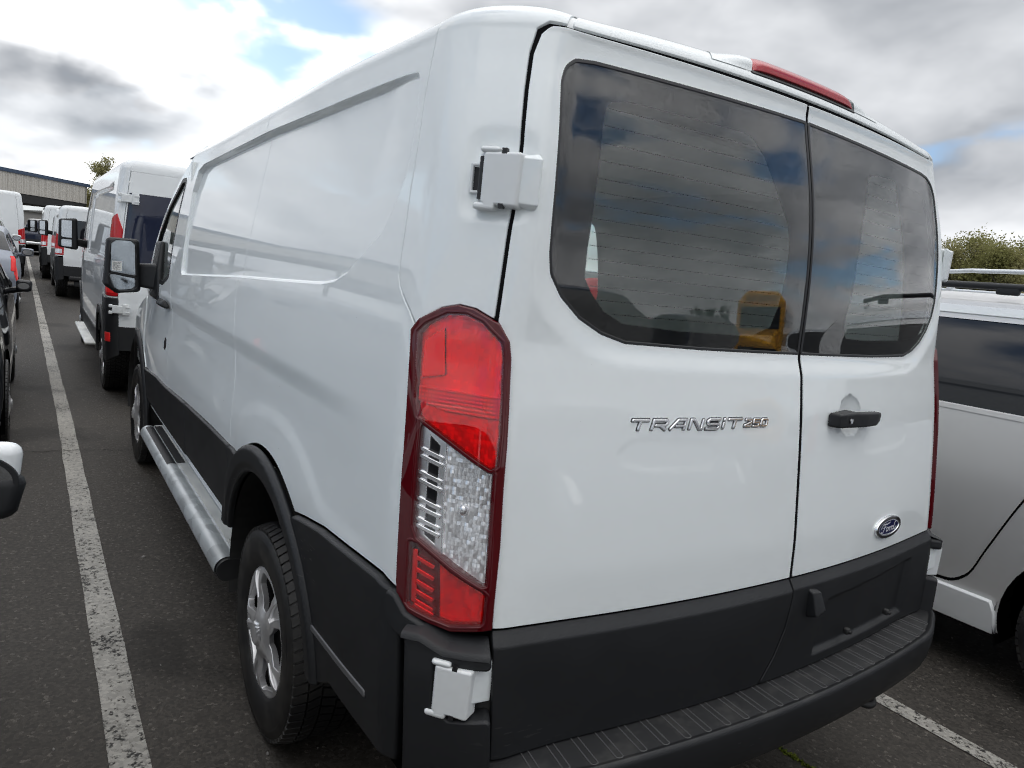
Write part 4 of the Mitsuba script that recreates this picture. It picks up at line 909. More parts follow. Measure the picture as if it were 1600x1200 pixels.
# ------------------------------------------------------------------ other vans
def van_skin(W0, H, lean=.05, rc=.10, tum=.10):
    A, C = W0-rc-.01, .16
    def fn(s, v):
        s, v = np.broadcast_arrays(np.asarray(s, float), np.asarray(v, float)); a = np.abs(s); sg = np.where(s < 0, -1., 1.)
        r = .10; zt = H-r; th = np.clip((v-zt)/(r*1.5), 0, 1)*np.pi/2*.95
        z = np.minimum(v, zt) + r*np.sin(th)
        W = W0 - tum*np.clip((z-1.0)/(H-1.0), 0, 1)**1.6 - .02*np.clip((.9-z)/.6, 0, 1) - r*(1-np.cos(th))
        y0 = .06 + lean*np.clip((z-.9)/(H-.9), 0, 1) + r*.6*(1-np.cos(th))
        xr = W-rc; x1 = a/A*xr; t = np.clip((a-A)/C, 0, 1)*np.pi/2
        x = np.where(a < A, x1, xr + rc*np.sin(t)); y = y0 + .04*np.minimum(x1, xr)**2 + np.where(a < A, 0, rc*1.2*(1-np.cos(t)) + np.maximum(a-A-C, 0))
        cab = np.maximum(y-(3.6), 0); x = x - .03*cab**2
        return np.stack([sg*x, y, z], -1)
    return fn, A, C, rc*1.2 + .1
def place(m, o):
    return (np.asarray(m[0]) + np.asarray(o),) + tuple(m[1:])
def other_van(ox, oy, W0=1.04, H=2.26, L=5.4, wb=3.45, rear_axle=.98, lamp='tall', fine=True, window=True, win_mat='painted_sky_glass', mirrors=True, board_=True, bumper='black_trim'):
    key = num('cargo_van'); o = np.array([ox, oy, 0.0]); fn, A, C, yo = van_skin(W0, H)
    st = .03 if fine else .06
    gap = A+.02 if lamp == 'tall' else A-.04
    off = lambda d: (lambda s, v: fn(s, v) + nrm_of(fn, s, v, 1e-3)*(d(s, v) if callable(d) else d)[..., None] if callable(d) else fn(s, v) + nrm_of(fn, s, v, 1e-3)*d)
    def pp(name, poly, mat, d=0.0, rim=RIM, both_=True, step=None):
        m = patch(off(d), poly, step or st, rim)
        k = num(f'{key}__{name}'); putp(k, place(m, o), mat)
        if both_: k2 = num(f'{key}__{name}'); putp(k2, place(mirror(m), o), mat)
        return k
    s_of = lambda y: -(y - .10 - yo + A + C)   # place along the side for a distance from the rear
    zb = 1.0; top = H-.10+.15
    arch = Point(s_of(rear_axle), .40).buffer(.46); farch = Point(s_of(rear_axle+wb), .40).buffer(.46)
    tail = Polygon([(-A-C-.10, zb+.02), (-A-.03, zb+.02), (-A-.03, zb+.62), (-A-.09, zb+.75), (-A-C-.02, zb+.70), (-A-C-.04, zb+.2)]) if lamp == 'tall' else Polygon([(-A-C-.0, .98), (-A+.05, .98), (-A+.05, 1.36), (-A-C-.0, 1.44)])
    side = Polygon([(s_of(3.15), top), (-gap-.004, top), (-gap-.004, zb), (-A-C-.25, zb), (s_of(rear_axle)+.44, .56), (s_of(3.15), .56)]).difference(arch).difference(tail.buffer(.004)) if lamp == 'tall' else Polygon([(s_of(3.15), top), (-gap-.004, top), (-gap-.004, .95), (-A-C-.05, .95), (s_of(rear_axle)+.44, .56), (s_of(3.15), .56)]).difference(arch).difference(tail.buffer(.004))
    press = rounded(Polygon([(s_of(3.05), 1.34), (s_of(.62), 1.34), (s_of(.62), H-.22), (s_of(3.05), H-.26)]), .05)
    def dent(s, v): return -.014*sm(.01, -.03, sdist(press, s, v))
    pp('side_panel', side.buffer(-.002), 'far_white', dent)
    fd = Polygon([(s_of(3.16), top), (s_of(3.16), .56), (s_of(4.25), .56), (s_of(4.35), 1.15), (s_of(4.1), 1.45), (s_of(3.5), H-.02)]).difference(farch)
    fwn = rounded(Polygon([(s_of(3.26), 1.32), (s_of(4.16), 1.30), (s_of(3.95), 1.55), (s_of(3.52), H-.22), (s_of(3.26), H-.22)]), .04)
    pp('front_door', fd.difference(fwn).buffer(-.002), 'far_white'); pp('front_door_glass', fwn, 'dark_glass', -.006)
    pp('side_trim', box(s_of(3.9), .34, s_of(rear_axle+.40), .56).difference(farch).difference(arch), 'black_trim', .010)
    ring = Point(s_of(rear_axle), .40).buffer(.475).difference(Point(s_of(rear_axle), .40).buffer(.40)).intersection(box(-9, .36, 0, 2)); pp('wheel_arch_trim', ring, 'black_trim', .02)
    ring = Point(s_of(rear_axle+wb), .40).buffer(.475).difference(Point(s_of(rear_axle+wb), .40).buffer(.40)).intersection(box(-9, .36, 0, 2)); pp('front_arch_trim', ring, 'black_trim', .02)
    cor = Polygon([(-gap-.0, .48), (-gap-.0, zb-.005), (-A-C-.25, zb-.005), (s_of(rear_axle)+.46, .58), (s_of(rear_axle)+.46, .42), (-A-C, .40)]) if lamp == 'tall' else Polygon([(-gap, .45), (-gap, .92), (-A-C-.10, .92), (s_of(rear_axle)+.46, .60), (s_of(rear_axle)+.46, .42), (-A-C, .40)])
    pp('bumper_corner', cor.buffer(-.002), bumper, .018, CR)
    # doors
    wv = (1.30, H-.30)
    for i, sgn in enumerate((-1, 1)):
        k = num(key + '__rear_door'); mm = (lambda m: m) if sgn < 0 else mirror
        wpoly = rounded(Polygon([(-.05, wv[0]), (-gap+.005 if lamp == 'tall' else -gap+.10, wv[0]), (-gap+.005 if lamp == 'tall' else -gap+.10, wv[1]), (-.05, wv[1])]), .012 if lamp == 'tall' else .06)
        dpoly = box(-gap+.003, .74, -.003, H-.12)
        putp(k, place(mm(patch(off(0.0), dpoly.difference(wpoly.buffer(-.006)) if window else dpoly, st, RIM)), o), 'far_white')
        if window: putp(k + '__window', place(mm(patch(off(-.003), wpoly, .05, None)), o), win_mat)
        putp(k + '__lower_cover', place(mm(patch(off(.006), box(-gap+.003, .52, -.004, .735), .05, RIM)), o), 'black_trim')
        pl = box(-.36, .90, -.10, 1.06) if sgn < 0 else box(-.3, 1.0, -.12, 1.03)
        putp(k + ('__plate_recess' if sgn < 0 else '__handle'), place(mm(patch(off(.004 if sgn < 0 else .02), pl, .05, RIM)), o), 'far_white' if sgn < 0 else 'black_trim')
    pp('roof_lip', box(-gap-.002, H-.115, gap+.002, top), 'far_white', 0, RIM, False)
    hb = rounded(box(-.10, H-.075, .10, H-.035), .015); pp('high_brake_lamp', hb, 'lamp_bright', .012, CR, False, .02)
    tk = pp('tail_lamp', tail, 'lamp_red', .008, CR)
    for kk in (tk, tk + '_001'):
        mm = (lambda m: m) if kk == tk else mirror
        cl = tail.buffer(-.03).intersection(box(-9, zb+.10, 0, zb+.24) if lamp == 'tall' else box(-9, 1.0, 0, 1.10))
        if lamp != 'tall': putp(kk + '__clear_lens', place(mm(patch(off(.011), cl, .03, RIM)), o), 'lamp_chrome')
        else: putp(kk + '__bright_lens', place(mm(patch(off(.011), tail.buffer(-.025).intersection(box(-9, zb, 0, zb+.2)), .03, RIM)), o), 'lamp_bright')
    if lamp == 'tall': pp('bumper_reflector', box(-gap-.13, .60, -gap-.06, .68), 'lamp_bright', .022, RIM)
    # step bumper between the corners
    b = cat([rbox(0, .03, .48, 1.5, .12, .10, .03), rbox(0, .06, .36, 1.3, .06, .14, .03)]); put(key + '__rear_step', *place(b, o), 'black_trim', smooth=40)
    # hinges
    if fine:
        for v0 in ((H-.36), .90):
            for mm in (lambda m: m, mirror):
                e = 1e-3; P = fn(-gap, v0); ex = fn(-gap+e, v0)-fn(-gap-e, v0); ex[2] = 0; ex /= np.linalg.norm(ex); ez = np.array([0, 0, 1.]); ey = -np.cross(ez, ex)
                ms = [rbox(0, .026, 0, .085, .02, .072, .006), rbox(.07, .022, 0, .06, .016, .10, .006), rbox(-.055, .02, .03, .03, .03, .03, .006), rbox(-.055, .02, -.03, .03, .03, .03, .006), rbox(.085, .03, .025, .04, .012, .012, .003), rbox(.085, .03, -.025, .04, .012, .012, .003)]
                m = place(mm(frame(cat(ms), P, ex, ey, ez)), o); put(num(key + '__door_hinge'), m[0], m[1], 'hinge_white', smooth=40)
    # roof, front, inside, wheels
    ss_ = np.concatenate([np.linspace(s_of(3.6), -A-C, 30), np.linspace(-A-C, -A, 10), np.linspace(-A, 0, 10)]); e = fn(ss_, np.full(len(ss_), top)); rows = []
    for t in np.linspace(0, 1, 8):
        y = e[:, 1] + t*np.maximum(.8-e[:, 1], 0); rows.append(np.stack([e[:, 0]*(1-t), y, e[:, 2] + .02*(1-(1-t)**2)], 1))
    v, f = grid(np.array(rows)); m = place(cat([(v, f), mirror((v, f))]), o); put(key + '__roof', m[0], m[1], 'far_white', smooth=True)
    sp = m3.Manifold.sphere(.07, 12)
    fr = m3.Manifold.batch_hull([sp.translate(q) for q in [(a*W0*.84, y, z) for a in (-1, 1) for y, z in ((4.25, 1.15), (4.2, .45), (L-.30, 1.0), (L-.12, .75), (L-.15, .40))]]); m = place(mani(fr), o); put(key + '__bonnet', m[0], m[1], 'far_white', smooth=40)
    wsx = np.array([[(-.80, 3.5, H-.03), (.80, 3.5, H-.03)], [(-.92, 4.4, 1.2), (.92, 4.4, 1.2)]]); m = place(grid(wsx), o); put(key + '__windscreen', m[0], m[1], 'dark_glass')
    put(key + '__inner_shell', *place(cat([bx(-W0+.26, W0-.26, .22, 3.5, .42, H-.16), bx(-W0+.14, W0-.14, .30, 3.4, .50, 1.5), bx(-W0+.26, W0-.26, 3.5, 4.2, .42, 1.2)]), o), 'void_black')
    for x, sd in ((-W0+.145, -1), (W0-.145, 1)):
        for y in (rear_axle, rear_axle+wb): wheel(num(key + '__wheel'), ox+x, oy+y, sd)
    if board_:
        m = place(cat([rbox(-W0-.02, rear_axle+1.55, .38, .14, 2.0, .03, .01), rbox(-W0+.03, rear_axle+1.55, .44, .02, 2.0, .12, .008)]), o); put(key + '__running_board', m[0], m[1], 'dull_steel', smooth=40)
    if mirrors:
        for mm in (lambda m: m, mirror):
            hs = m3.Manifold.batch_hull([m3.Manifold.sphere(.03, 10).translate(q) for q in [(x, y, z) for x, z in ((-W0-.24, 1.66), (-W0-.10, 1.68), (-W0-.25, 1.36), (-W0-.09, 1.34)) for y in (3.62, 3.72)]])
            m = place(mm(cat([mani(hs), tube([(-W0-.1, 3.68, 1.42), (-W0+.1, 3.75, 1.38)], .05, 8)])), o); k = num(key + '__door_mirror'); put(k, m[0], m[1], 'black_trim', smooth=45)
            up = lambda a, b: np.stack([a, 3.587 + .08*(a+W0+.17) + 0*b, b], -1)
            m = place(mm(patch(up, rounded(box(-W0-.245, 1.46, -W0-.10, 1.675), .02), .05, None)), o); putp(k + '__main_glass', m, 'mirror_glass')
            m = place(mm(patch(up, rounded(box(-W0-.245, 1.345, -W0-.10, 1.435), .02), .05, None)), o); putp(k + '__wide_angle_glass', m, 'mirror_glass')
    return key
k = other_van(0.02, 6.32); tag(k, 'white cargo van next ahead of the nearest van, with tall red lamps', 'van')
k = other_van(-0.12, 17.6, W0=1.0, H=2.06, lamp='low', fine=False, board_=False, win_mat='dark_glass'); tag(k, 'white cargo van second ahead of the nearest van, with rounded dark rear windows', 'van')
k = other_van(-0.30, 23.9, W0=1.0, H=2.16, lamp='low', fine=False, board_=False, win_mat='dark_glass'); tag(k, 'white cargo van third ahead, farthest of the vans right of the long line', 'van')

# ------------------------------------------------------------------ cars
def car(name, ox, oy, st, B, paint, facing=1, zb=.92, zs=.26, windows=(), rear_win=None, front_win=None, tails=None, heads=None, axles=(.85, 3.5), R=.33, tailmat='lamp_red', mirror_y=None, trim=True, fine=.05, wells=.40, mirror_col=None, half=(1, -1), mirror_z=None, ms=1.0, two_tone=False):
    key = num(name); st = np.asarray(st, float); n = len(st); u_ = np.arange(n)
    fy, fh, fw = (PchipInterpolator(u_, st[:, k]) for k in (0, 1, 2))
    def fn(u, t):
        u, t = np.broadcast_arrays(np.asarray(u, float), np.asarray(t, float))
        y, H, W = fy(np.clip(u, 0, n-1)), fh(np.clip(u, 0, n-1)), fw(np.clip(u, 0, n-1))*B
        zl = np.minimum(zs, H-.03); zbl = np.minimum(zb, H-.035); g = np.clip((H-zb-.1)/.5, 0, 1); zr = np.maximum(H-.025-.05*g, zbl+.005)
        a = np.clip(t*2, 0, 1); z1 = zl + (zbl-zl)*a; x1 = W*(1 - .055*((a-.55)/.55)**2)
        xb = W*(1-.055*(.45/.55)**2); Br = xb*(1 - .20*g)
        b = np.clip((t-.5)*2, 0, 1); z2 = zbl + (zr-zbl)*b; x2 = xb + (Br-xb)*(b**1.25)
        c = np.clip((t-1)*2, 0, 1)*np.pi/2; x3 = Br*np.cos(c)**.8; z3 = zr + (H-zr)*np.sin(c)
        x = np.where(t < .5, x1, np.where(t < 1, x2, x3)); z = np.where(t < .5, z1, np.where(t < 1, z2, z3))
        return np.stack([-x, y, z], -1)
    def T(m):
        v = np.array(m[0]);  nn = np.array(m[2]) if len(m) > 2 else None
        if facing < 0:
            v[:, :2] *= -1
            if nn is not None: nn[:, :2] *= -1
        v = v + np.array([ox, oy, 0]); return (v, m[1]) + ((nn,) if nn is not None else ())
    sgn = lambda m: (m[0], m[1][:, ::-1], -m[2])
    def P(poly, off_, rim=RIM, step=fine, mm=None):
        f = lambda u, t: fn(u, t) - nrm_of(fn, u, t, 2e-3)*off_
        q = sgn(patch(lambda u, t: f(u, t), poly, (step*2, step), None))
        if rim: q = catn([q, rim_of(q[0], q[2], q[1], rim)])
        return q
    yy = np.linspace(0, n-1, 400); ymap = fy(yy); kmax = int(np.argmax(ymap)); kmin = int(np.argmin(ymap[:kmax//2+1])) if kmax > 2 else 0
    u_of = lambda y: np.interp(y, ymap[kmin:kmax], yy[kmin:kmax])
    def hole(y, r): 
        th = np.linspace(0, 2*np.pi, 40); zz = R + r*np.sin(th); return Polygon(np.stack([u_of(y + r*np.cos(th)), .5*(zz-zs)/(zb-zs)], 1)).buffer(0)
    body = box(0, 0, n-1, 1.5)
    wl = shapely.union_all([hole(y, wells) for y in axles]); gl = [Polygon(w) for w in windows]
    cut = shapely.union_all([wl] + gl)
    m = P(body.difference(cut), 0.0, None, .04); both_ = [T(m), T(mirror(m))]; putp(key + '__body', catn(both_), paint)
    for g in gl:
        for mm in (lambda m: m, mirror): putp(num(key + '__side_window'), T(mm(P(rounded(g, .004).buffer(.01), -.004, None))), 'dark_glass')
    for nm, rw in (('rear_window', rear_win), ('windscreen', front_win)):
        if rw:
            q = P(box(*rw), .004, None); putp(f'{key}__{nm}', T(catn([q, mirror(q)])), 'dark_glass')
    for nm, tl, mt in (('tail_lamp', tails, tailmat), ('headlamp', heads, 'lamp_chrome')):
        if tl:
            for mm in (lambda m: m, mirror):
                k2 = num(f'{key}__{nm}'); putp(k2, T(mm(P(Polygon(tl), .010, CR, .03))), mt)
    if trim:
        for mm in (lambda m: m, mirror): putp(num(key + '__sill_trim'), T(mm(P(box(1, .0, n-2, .07).difference(wl), .008, RIM))), 'black_trim')
        q = P(box(.3, .0, 1.35, 1.5), .006, None); putp(key + '__rear_bumper_trim', T(catn([q, mirror(q)])), 'black_trim')
    ymax, ymin = st[:, 0].max(), st[:, 0].min()
    put(key + '__underbody', *T(cat([bx(-B*.62, B*.62, ymin+.3, ymax-.4, .20, zb-.25), bx(-B*.80, B*.80, axles[0]+.5, axles[1]-.5, .22, zb-.1)])), 'void_black')
    for y in axles:
        for sd in (-1, 1):
            p = T((np.array([[sd*(B-.12), y, 0]]), None))[0][0]; wheel(num(key + '__wheel'), p[0], p[1], sd*(1 if facing > 0 else -1), R)
            th = np.radians(np.linspace(-20, 200, 20)); A = np.array([[(x, y + (wells+.01)*math.cos(t), R + (wells+.01)*math.sin(t)) for t in th] for x in (sd*(B-.03), sd*(B-.40))]); q = T(grid(A)); put(num(key + '__wheel_well'), q[0], q[1], 'void_black')
    if mirror_y:
        zz = mirror_z or zb+.10
        for sd in (-1, 1):
            mk = num(key + '__door_mirror')
            hs = [m3.Manifold.sphere(.028, 12).translate([sd*q[0], q[1], q[2]]) for q in ((B+.17*ms, mirror_y, zz+.05*ms), (B+.03, mirror_y, zz+.06*ms), (B+.16*ms, mirror_y, zz-.04*ms), (B+.03, mirror_y, zz-.045*ms), (B+.14*ms, mirror_y+.08, zz+.02), (B+.03, mirror_y+.10, zz))]
            q = T(cat([mani(m3.Manifold.batch_hull(hs)), tube([(sd*(B+.05), mirror_y+.04, zz-.03), (sd*(B-.08), mirror_y+.08, zz-.06)], .03, 8)])); put(mk, q[0], q[1], mirror_col or paint, smooth=45)
            if two_tone:
                hs = [m3.Manifold.sphere(.031, 12).translate([sd*q[0], q[1], q[2]]) for q in ((B+.172*ms, mirror_y-.004, zz-.005*ms), (B+.03, mirror_y-.004, zz-.01*ms), (B+.162*ms, mirror_y-.004, zz-.043*ms), (B+.03, mirror_y-.004, zz-.05*ms), (B+.13*ms, mirror_y+.08, zz-.02))]
                q = T(mani(m3.Manifold.batch_hull(hs))); put(mk + '__lower_cover', q[0], q[1], 'black_trim', smooth=45)
            g = affinity.translate(affinity.scale(Point(0, 0).buffer(1, 16), .078*ms, .050*ms), sd*(B+.10*ms), zz+.005)
            q = T(patch(lambda a, b: np.stack([a, mirror_y-.0285 + 0*a, b], -1), g, .03, None)); putp(mk + '__glass', q, 'mirror_glass')
            q = T(patch(lambda a, b: np.stack([a, mirror_y-.031 + 0*a, b], -1), g.buffer(.008).difference(g), .02, RIM)); putp(mk + '__rim', q, 'black_trim')
    return key, fn, T, P
HATCH = [(.10, .30, .78), (.02, .46, .90), (0, .72, .96), (.06, .98, .97), (.28, 1.26, .96), (.60, 1.46, .96), (1.5, 1.53, 1), (2.25, 1.48, 1), (3.10, 1.06, 1), (3.6, .97, .99), (4.1, .82, .94), (4.30, .62, .88), (4.32, .42, .86), (4.22, .28, .8)]
SUV = [(.12, .36, .80), (.02, .52, .92), (0, .80, .97), (.05, 1.12, .98), (.20, 1.42, .97), (.45, 1.66, .96), (1.5, 1.72, 1), (2.45, 1.67, 1), (3.25, 1.22, 1), (3.7, 1.12, .99), (4.35, 1.0, .95), (4.58, .75, .90), (4.60, .50, .88), (4.48, .34, .82)]
side_w = lambda u0, u1, u2: ([(u0+.25, .545), (u1-.05, .545), (u1-.05, .93), (u0+.55, .93)], [(u1+.05, .545), (u2-.10, .545), (u2-.62, .93), (u1+.05, .93)])
def simple_car(name, x, y, st, B, paint, label, cat_, facing=1, group=None, **k):
    big = np.array(st)[:, 1].max() > 1.6
    d = dict(windows=side_w(4.1, 6.4, 8.0), rear_win=(3.6, 1.06, 4.95, 1.5), front_win=(7.12, 1.05, 7.95, 1.5), tails=[(2.35, .33), (3.3, .36), (3.42, .60), (3.3, 1.12), (2.5, 1.12), (2.4, .6)], heads=[(9.9, .34), (10.8, .34), (10.7, 1.15), (10.2, 1.12), (9.8, .5)], axles=(.82, 3.48) if not big else (.90, 3.70), R=.32 if not big else .36, mirror_y=2.95 if not big else 3.05, zb=.93 if not big else 1.08, zs=.26 if not big else .34, wells=.385 if not big else .43)
    d.update(k); key, fn, T, P = car(name, x, y, st, B, paint, facing, **d); tag(key, label, cat_, group); return key, fn, T, P
# left row, front to back
simple_car('car', -2.755, -2.30, HATCH, .88, 'far_white', 'white car at the lower left edge, only its white and black door mirror showing', 'car', mirror_y=3.28, mirror_z=1.0, ms=1.3, two_tone=True)
simple_car('car', -2.61, 4.25, HATCH, .90, 'dark_paint', 'black car at the left edge, ahead of the white door mirror', 'car', mirror_y=2.9, mirror_z=1.0, ms=.6, tails=[(2.4, .70), (3.2, .66), (3.3, 1.1), (2.5, 1.1)])
simple_car('car', -2.62, 12.6, HATCH, .90, 'grey_paint', 'grey hatchback at the left edge with a red tail lamp', 'car', tailmat='lamp_bright')
simple_car('car', -2.85, 18.2, SUV, .90, 'far_white', 'white car beyond the grey hatchback, with a dark slanted rear window', 'car')
k = other_van(-2.68, 24.0, W0=1.0, H=2.42, lamp='low', fine=False, board_=False, window=False); tag(k, 'tall white van left of the line, far off beyond the white car', 'van')
# ------------------------------------------------------------------ the minivan on the right
MINI = [(.14, .30, .84), (.02, .46, .94), (0, .78, .975), (.05, 1.08, .985), (.14, 1.40, .975), (.34, 1.70, .965), (1.2, 1.765, .995), (2.0, 1.765, 1), (2.9, 1.72, 1), (3.9, 1.15, 1), (4.3, 1.04, .98), (4.85, .88, .93), (5.08, .66, .88), (5.1, .44, .86), (4.98, .28, .82)]
MX, MY, MB = 2.93, -1.22, 1.045
U = lambda y: float(np.interp(y, [.14, .34, 1.2, 2.0, 2.9, 3.9], [4, 5, 6, 7, 8, 9]))
wins = [[(U(.36), .56), (U(1.20), .552), (U(1.40), .55), (U(1.30), .92), (U(.52), .92)], [(U(1.46), .55), (U(2.62), .548), (U(2.62), .925), (U(1.36), .925)], [(U(2.70), .548), (U(3.55), .548), (U(3.05), .93), (U(2.70), .93)]]
key, fn, T, P = car('minivan', MX, MY, MINI, MB, 'silver_paint', 1, zb=1.17, zs=.25, windows=wins, rear_win=(3.9, 1.06, 4.85, 1.5), front_win=(8.12, 1.05, 8.95, 1.5), tails=[(2.9, .46), (4.0, .48), (4.2, .85), (4.1, 1.1), (2.9, 1.1)], heads=[(10.6, .34), (11.6, .34), (11.5, 1.15), (10.8, 1.12)], axles=(1.02, 4.05), R=.345, fine=.03, trim=False, wells=.42, mirror_y=3.4)
tag(key, 'silver minivan right of the nearest van, with dark windows and black roof rails', 'minivan')
for mm in (lambda m: m, mirror):
    putp(num(key + '__sill'), T(mm(P(Polygon([(U(1.44), -.0), (U(3.5), -.0), (U(3.5), .075), (U(1.47), .075), (U(1.45), .05)]), .022, CR))), 'far_white')
    # sliding-door shut line as a dark thin seam, and the roof rail
    seam = LineString(spline([(U(1.30), .52), (U(1.33), .44), (U(1.42), .34), (U(1.52), .20), (U(1.58), .12), (U(1.66), .09), (U(1.9), .085)], 40)).buffer(.004)
    putp(num(key + '__door_seam'), T(mm(P(seam, .0012, None, .02))), 'void_black')
    putp(num(key + '__door_seam'), T(mm(P(box(U(2.655), .09, U(2.665), .5), .0012, None, .02))), 'void_black')
    putp(num(key + '__window_moulding'), T(mm(P(box(U(.42), .525, U(3.5), .545), .004, RIM))), 'silver_paint')
    putp(num(key + '__roof_gutter'), T(mm(P(box(U(.5), .95, U(3.0), .985), .006, RIM))), 'far_white')
    putp(num(key + '__rear_pillar'), T(mm(P(Polygon([(U(1.20), .556), (U(1.46), .55), (U(1.37), .92), (U(1.30), .92)]), .003, RIM))), 'gloss_black')
    rail = T(mm(cat([tube([(-MB*.72, .55, 1.755), (-MB*.735, .75, 1.783), (-MB*.745, 2.75, 1.772), (-MB*.735, 2.95, 1.735)], .017, 10), rbox(-MB*.74, .75, 1.755, .035, .10, .05, .01), rbox(-MB*.745, 2.75, 1.745, .035, .12, .05, .01), rbox(-MB*.74, 1.75, 1.76, .03, .1, .04, .01)])))
    put(num(key + '__roof_rail'), rail[0], rail[1], 'black_trim', smooth=45)

# ------------------------------------------------------------------ service truck with a ladder rack beyond the minivan
def service_truck(ox, oy):
    key = num('service_truck'); o = np.array([ox, oy, 0.])
    def pm(name, ms, mat): m = place(cat(ms) if isinstance(ms, list) else ms, o); put(num(f'{key}__{name}'), m[0], m[1], mat, smooth=40)
    sp = lambda r: m3.Manifold.sphere(r, 12)
    cab = m3.Manifold.batch_hull([sp(.08).translate(q) for q in [(a*.86, y, z) for a in (-1, 1) for y, z in ((3.6, .7), (3.6, 1.25), (5.0, .7), (5.0, 1.2))] + [(a*.72, y, z) for a in (-1, 1) for y, z in ((3.65, 1.88), (4.5, 1.88))]])
    pm('cab', mani(cab), 'far_white')
    hood = m3.Manifold.batch_hull([sp(.08).translate(q) for q in [(a*.86, y, z) for a in (-1, 1) for y, z in ((4.9, .5), (4.9, 1.15), (6.1, .55), (6.05, 1.05))]]); pm('bonnet', mani(hood), 'far_white')
    pm('service_body', [rbox(-.83, 1.7, 1.05, .36, 3.4, .8, .03), rbox(.83, 1.7, 1.05, .36, 3.4, .8, .03), bx(-.7, .7, .05, 3.4, .70, .78)], 'far_white')
    pm('side_door', rbox(-1.02, 1.0, 1.05, .03, .9, .6, .01), 'far_white'); pm('side_door', rbox(-1.02, 2.4, 1.05, .03, .9, .6, .01), 'far_white')
    for y in (.2, 1.2, 2.2, 3.2):
        for x in (-.85, .85): pm('rack_post', rbox(x, y, 1.78, .07, .09, .72, .01), 'far_white')
    for x in (-.85, .85): pm('rack_rail', tube([(x, -.1, 2.02), (x, 3.4, 2.02)], .022, 10), 'far_white')
    for y in (.2, 1.2, 2.2, 3.2): pm('rack_crossbar', tube([(-.9, y, 2.03), (.9, y, 2.03)], .02, 8), 'far_white')
    pm('rack_boom', tube([(-.6, 3.4, 2.2), (-.75, 2.0, 2.30), (-.8, .2, 2.34)], .03, 10), 'far_white')
    pm('tool_case', rbox(.1, 4.0, 2.08, .7, .8, .26, .05), 'black_trim')
    for sd in (-1, 1):
        pm('side_window', bx(sd*.80-.03, sd*.80+.03, 3.75, 4.5, 1.38, 1.78), 'dark_glass')
    pm('rear_window', bx(-.6, .6, 3.52, 3.60, 1.38, 1.78), 'dark_glass')
    for sd in (-1, 1):
        pm('tail_lamp', rbox(sd*.92, .02, 1.0, .12, .05, .25, .01), 'lamp_red')
        for y in (1.3, 5.2): wheel(num(key + '__wheel'), ox + sd*.82, oy + y, sd, .39)
    return key
k = service_truck(9.6, 1.6); tag(k, 'white service truck with a ladder rack, rising behind the silver minivan', 'truck')
k = service_truck(13.4, 3.6); tag(k, 'white service truck with a ladder rack at the right edge, behind the first one', 'truck')

# ------------------------------------------------------------------ canopy building far ahead on the left
def ribbed(p, n, uv): return 0.02*dr.abs(dr.sin((p.x*0.45 + p.y*0.89)*6.0))
M['siding'] = rough((.70, .665, .60), .35); M['blue_trim'] = rough((.05, .085, .15), .3); M['post_steel'] = rough((.25, .25, .24), .4)
def canopy():
    key = 'canopy_building'; num(key); a, b = np.array([-60.0, 8.0]), np.array([3.4, 86.0]); t = (b-a)/np.linalg.norm(b-a); nn = np.array([t[1], -t[0]]); L = np.linalg.norm(b-a)
    def at(u, w, z): q = a + t*u + nn*w; return np.array([q[0], q[1], z])
    def slab(u0, u1, w0, w1, z0, z1):
        v = np.array([at(u, w, z) for u in (u0, u1) for w in (w0, w1) for z in (z0, z1)]); f = np.array([[0, 1, 3], [0, 3, 2], [4, 6, 7], [4, 7, 5], [0, 4, 5], [0, 5, 1], [2, 3, 7], [2, 7, 6], [0, 2, 6], [0, 6, 4], [1, 5, 7], [1, 7, 3]]); return v, f
    # ribbed siding panels: each about 0.9 m
    for i, u in enumerate(np.arange(L-38, L-.5, .92)):
        put(num(key + '__siding_panel'), *cat([slab(u+.01, u+.90, 0, .05, 4.15, 5.85), slab(u+.10, u+.16, .05, .08, 4.15, 5.85), slab(u+.42, u+.48, .05, .08, 4.15, 5.85), slab(u+.74, u+.80, .05, .08, 4.15, 5.85)]), 'siding')
    put(key + '__siding_far', *slab(0, L-38, 0, .05, 4.15, 5.85), 'siding')
    put(key + '__fascia', *slab(0, L+.3, -.1, .16, 5.84, 6.15), 'blue_trim')
    put(key + '__roof', *slab(0, L+.3, -14, -.1, 5.9, 6.1), 'blue_trim')
    put(key + '__end_siding', *slab(L-.06, L, -14, 0, 4.15, 5.85), 'siding')
    put(key + '__soffit', *slab(0, L, -14, -.01, 3.35, 4.14), 'underbody')
    for u in np.arange(L, 5, -9.5):
        put(num(key + '__post'), *slab(u-.35, u-.05, -.35, -.05, 0, 3.4), 'post_steel')
    return at, L
CAN_AT, CAN_L = canopy(); tag('canopy_building', 'long low canopy with beige ribbed siding and blue roof edge, far ahead on the left', 'building')
M['tan_wall'] = rough((.30, .25, .15), .5); M['pale_wall'] = rough((.42, .40, .37), .5); M['cool_wall'] = rough((.50, .52, .54), .5)
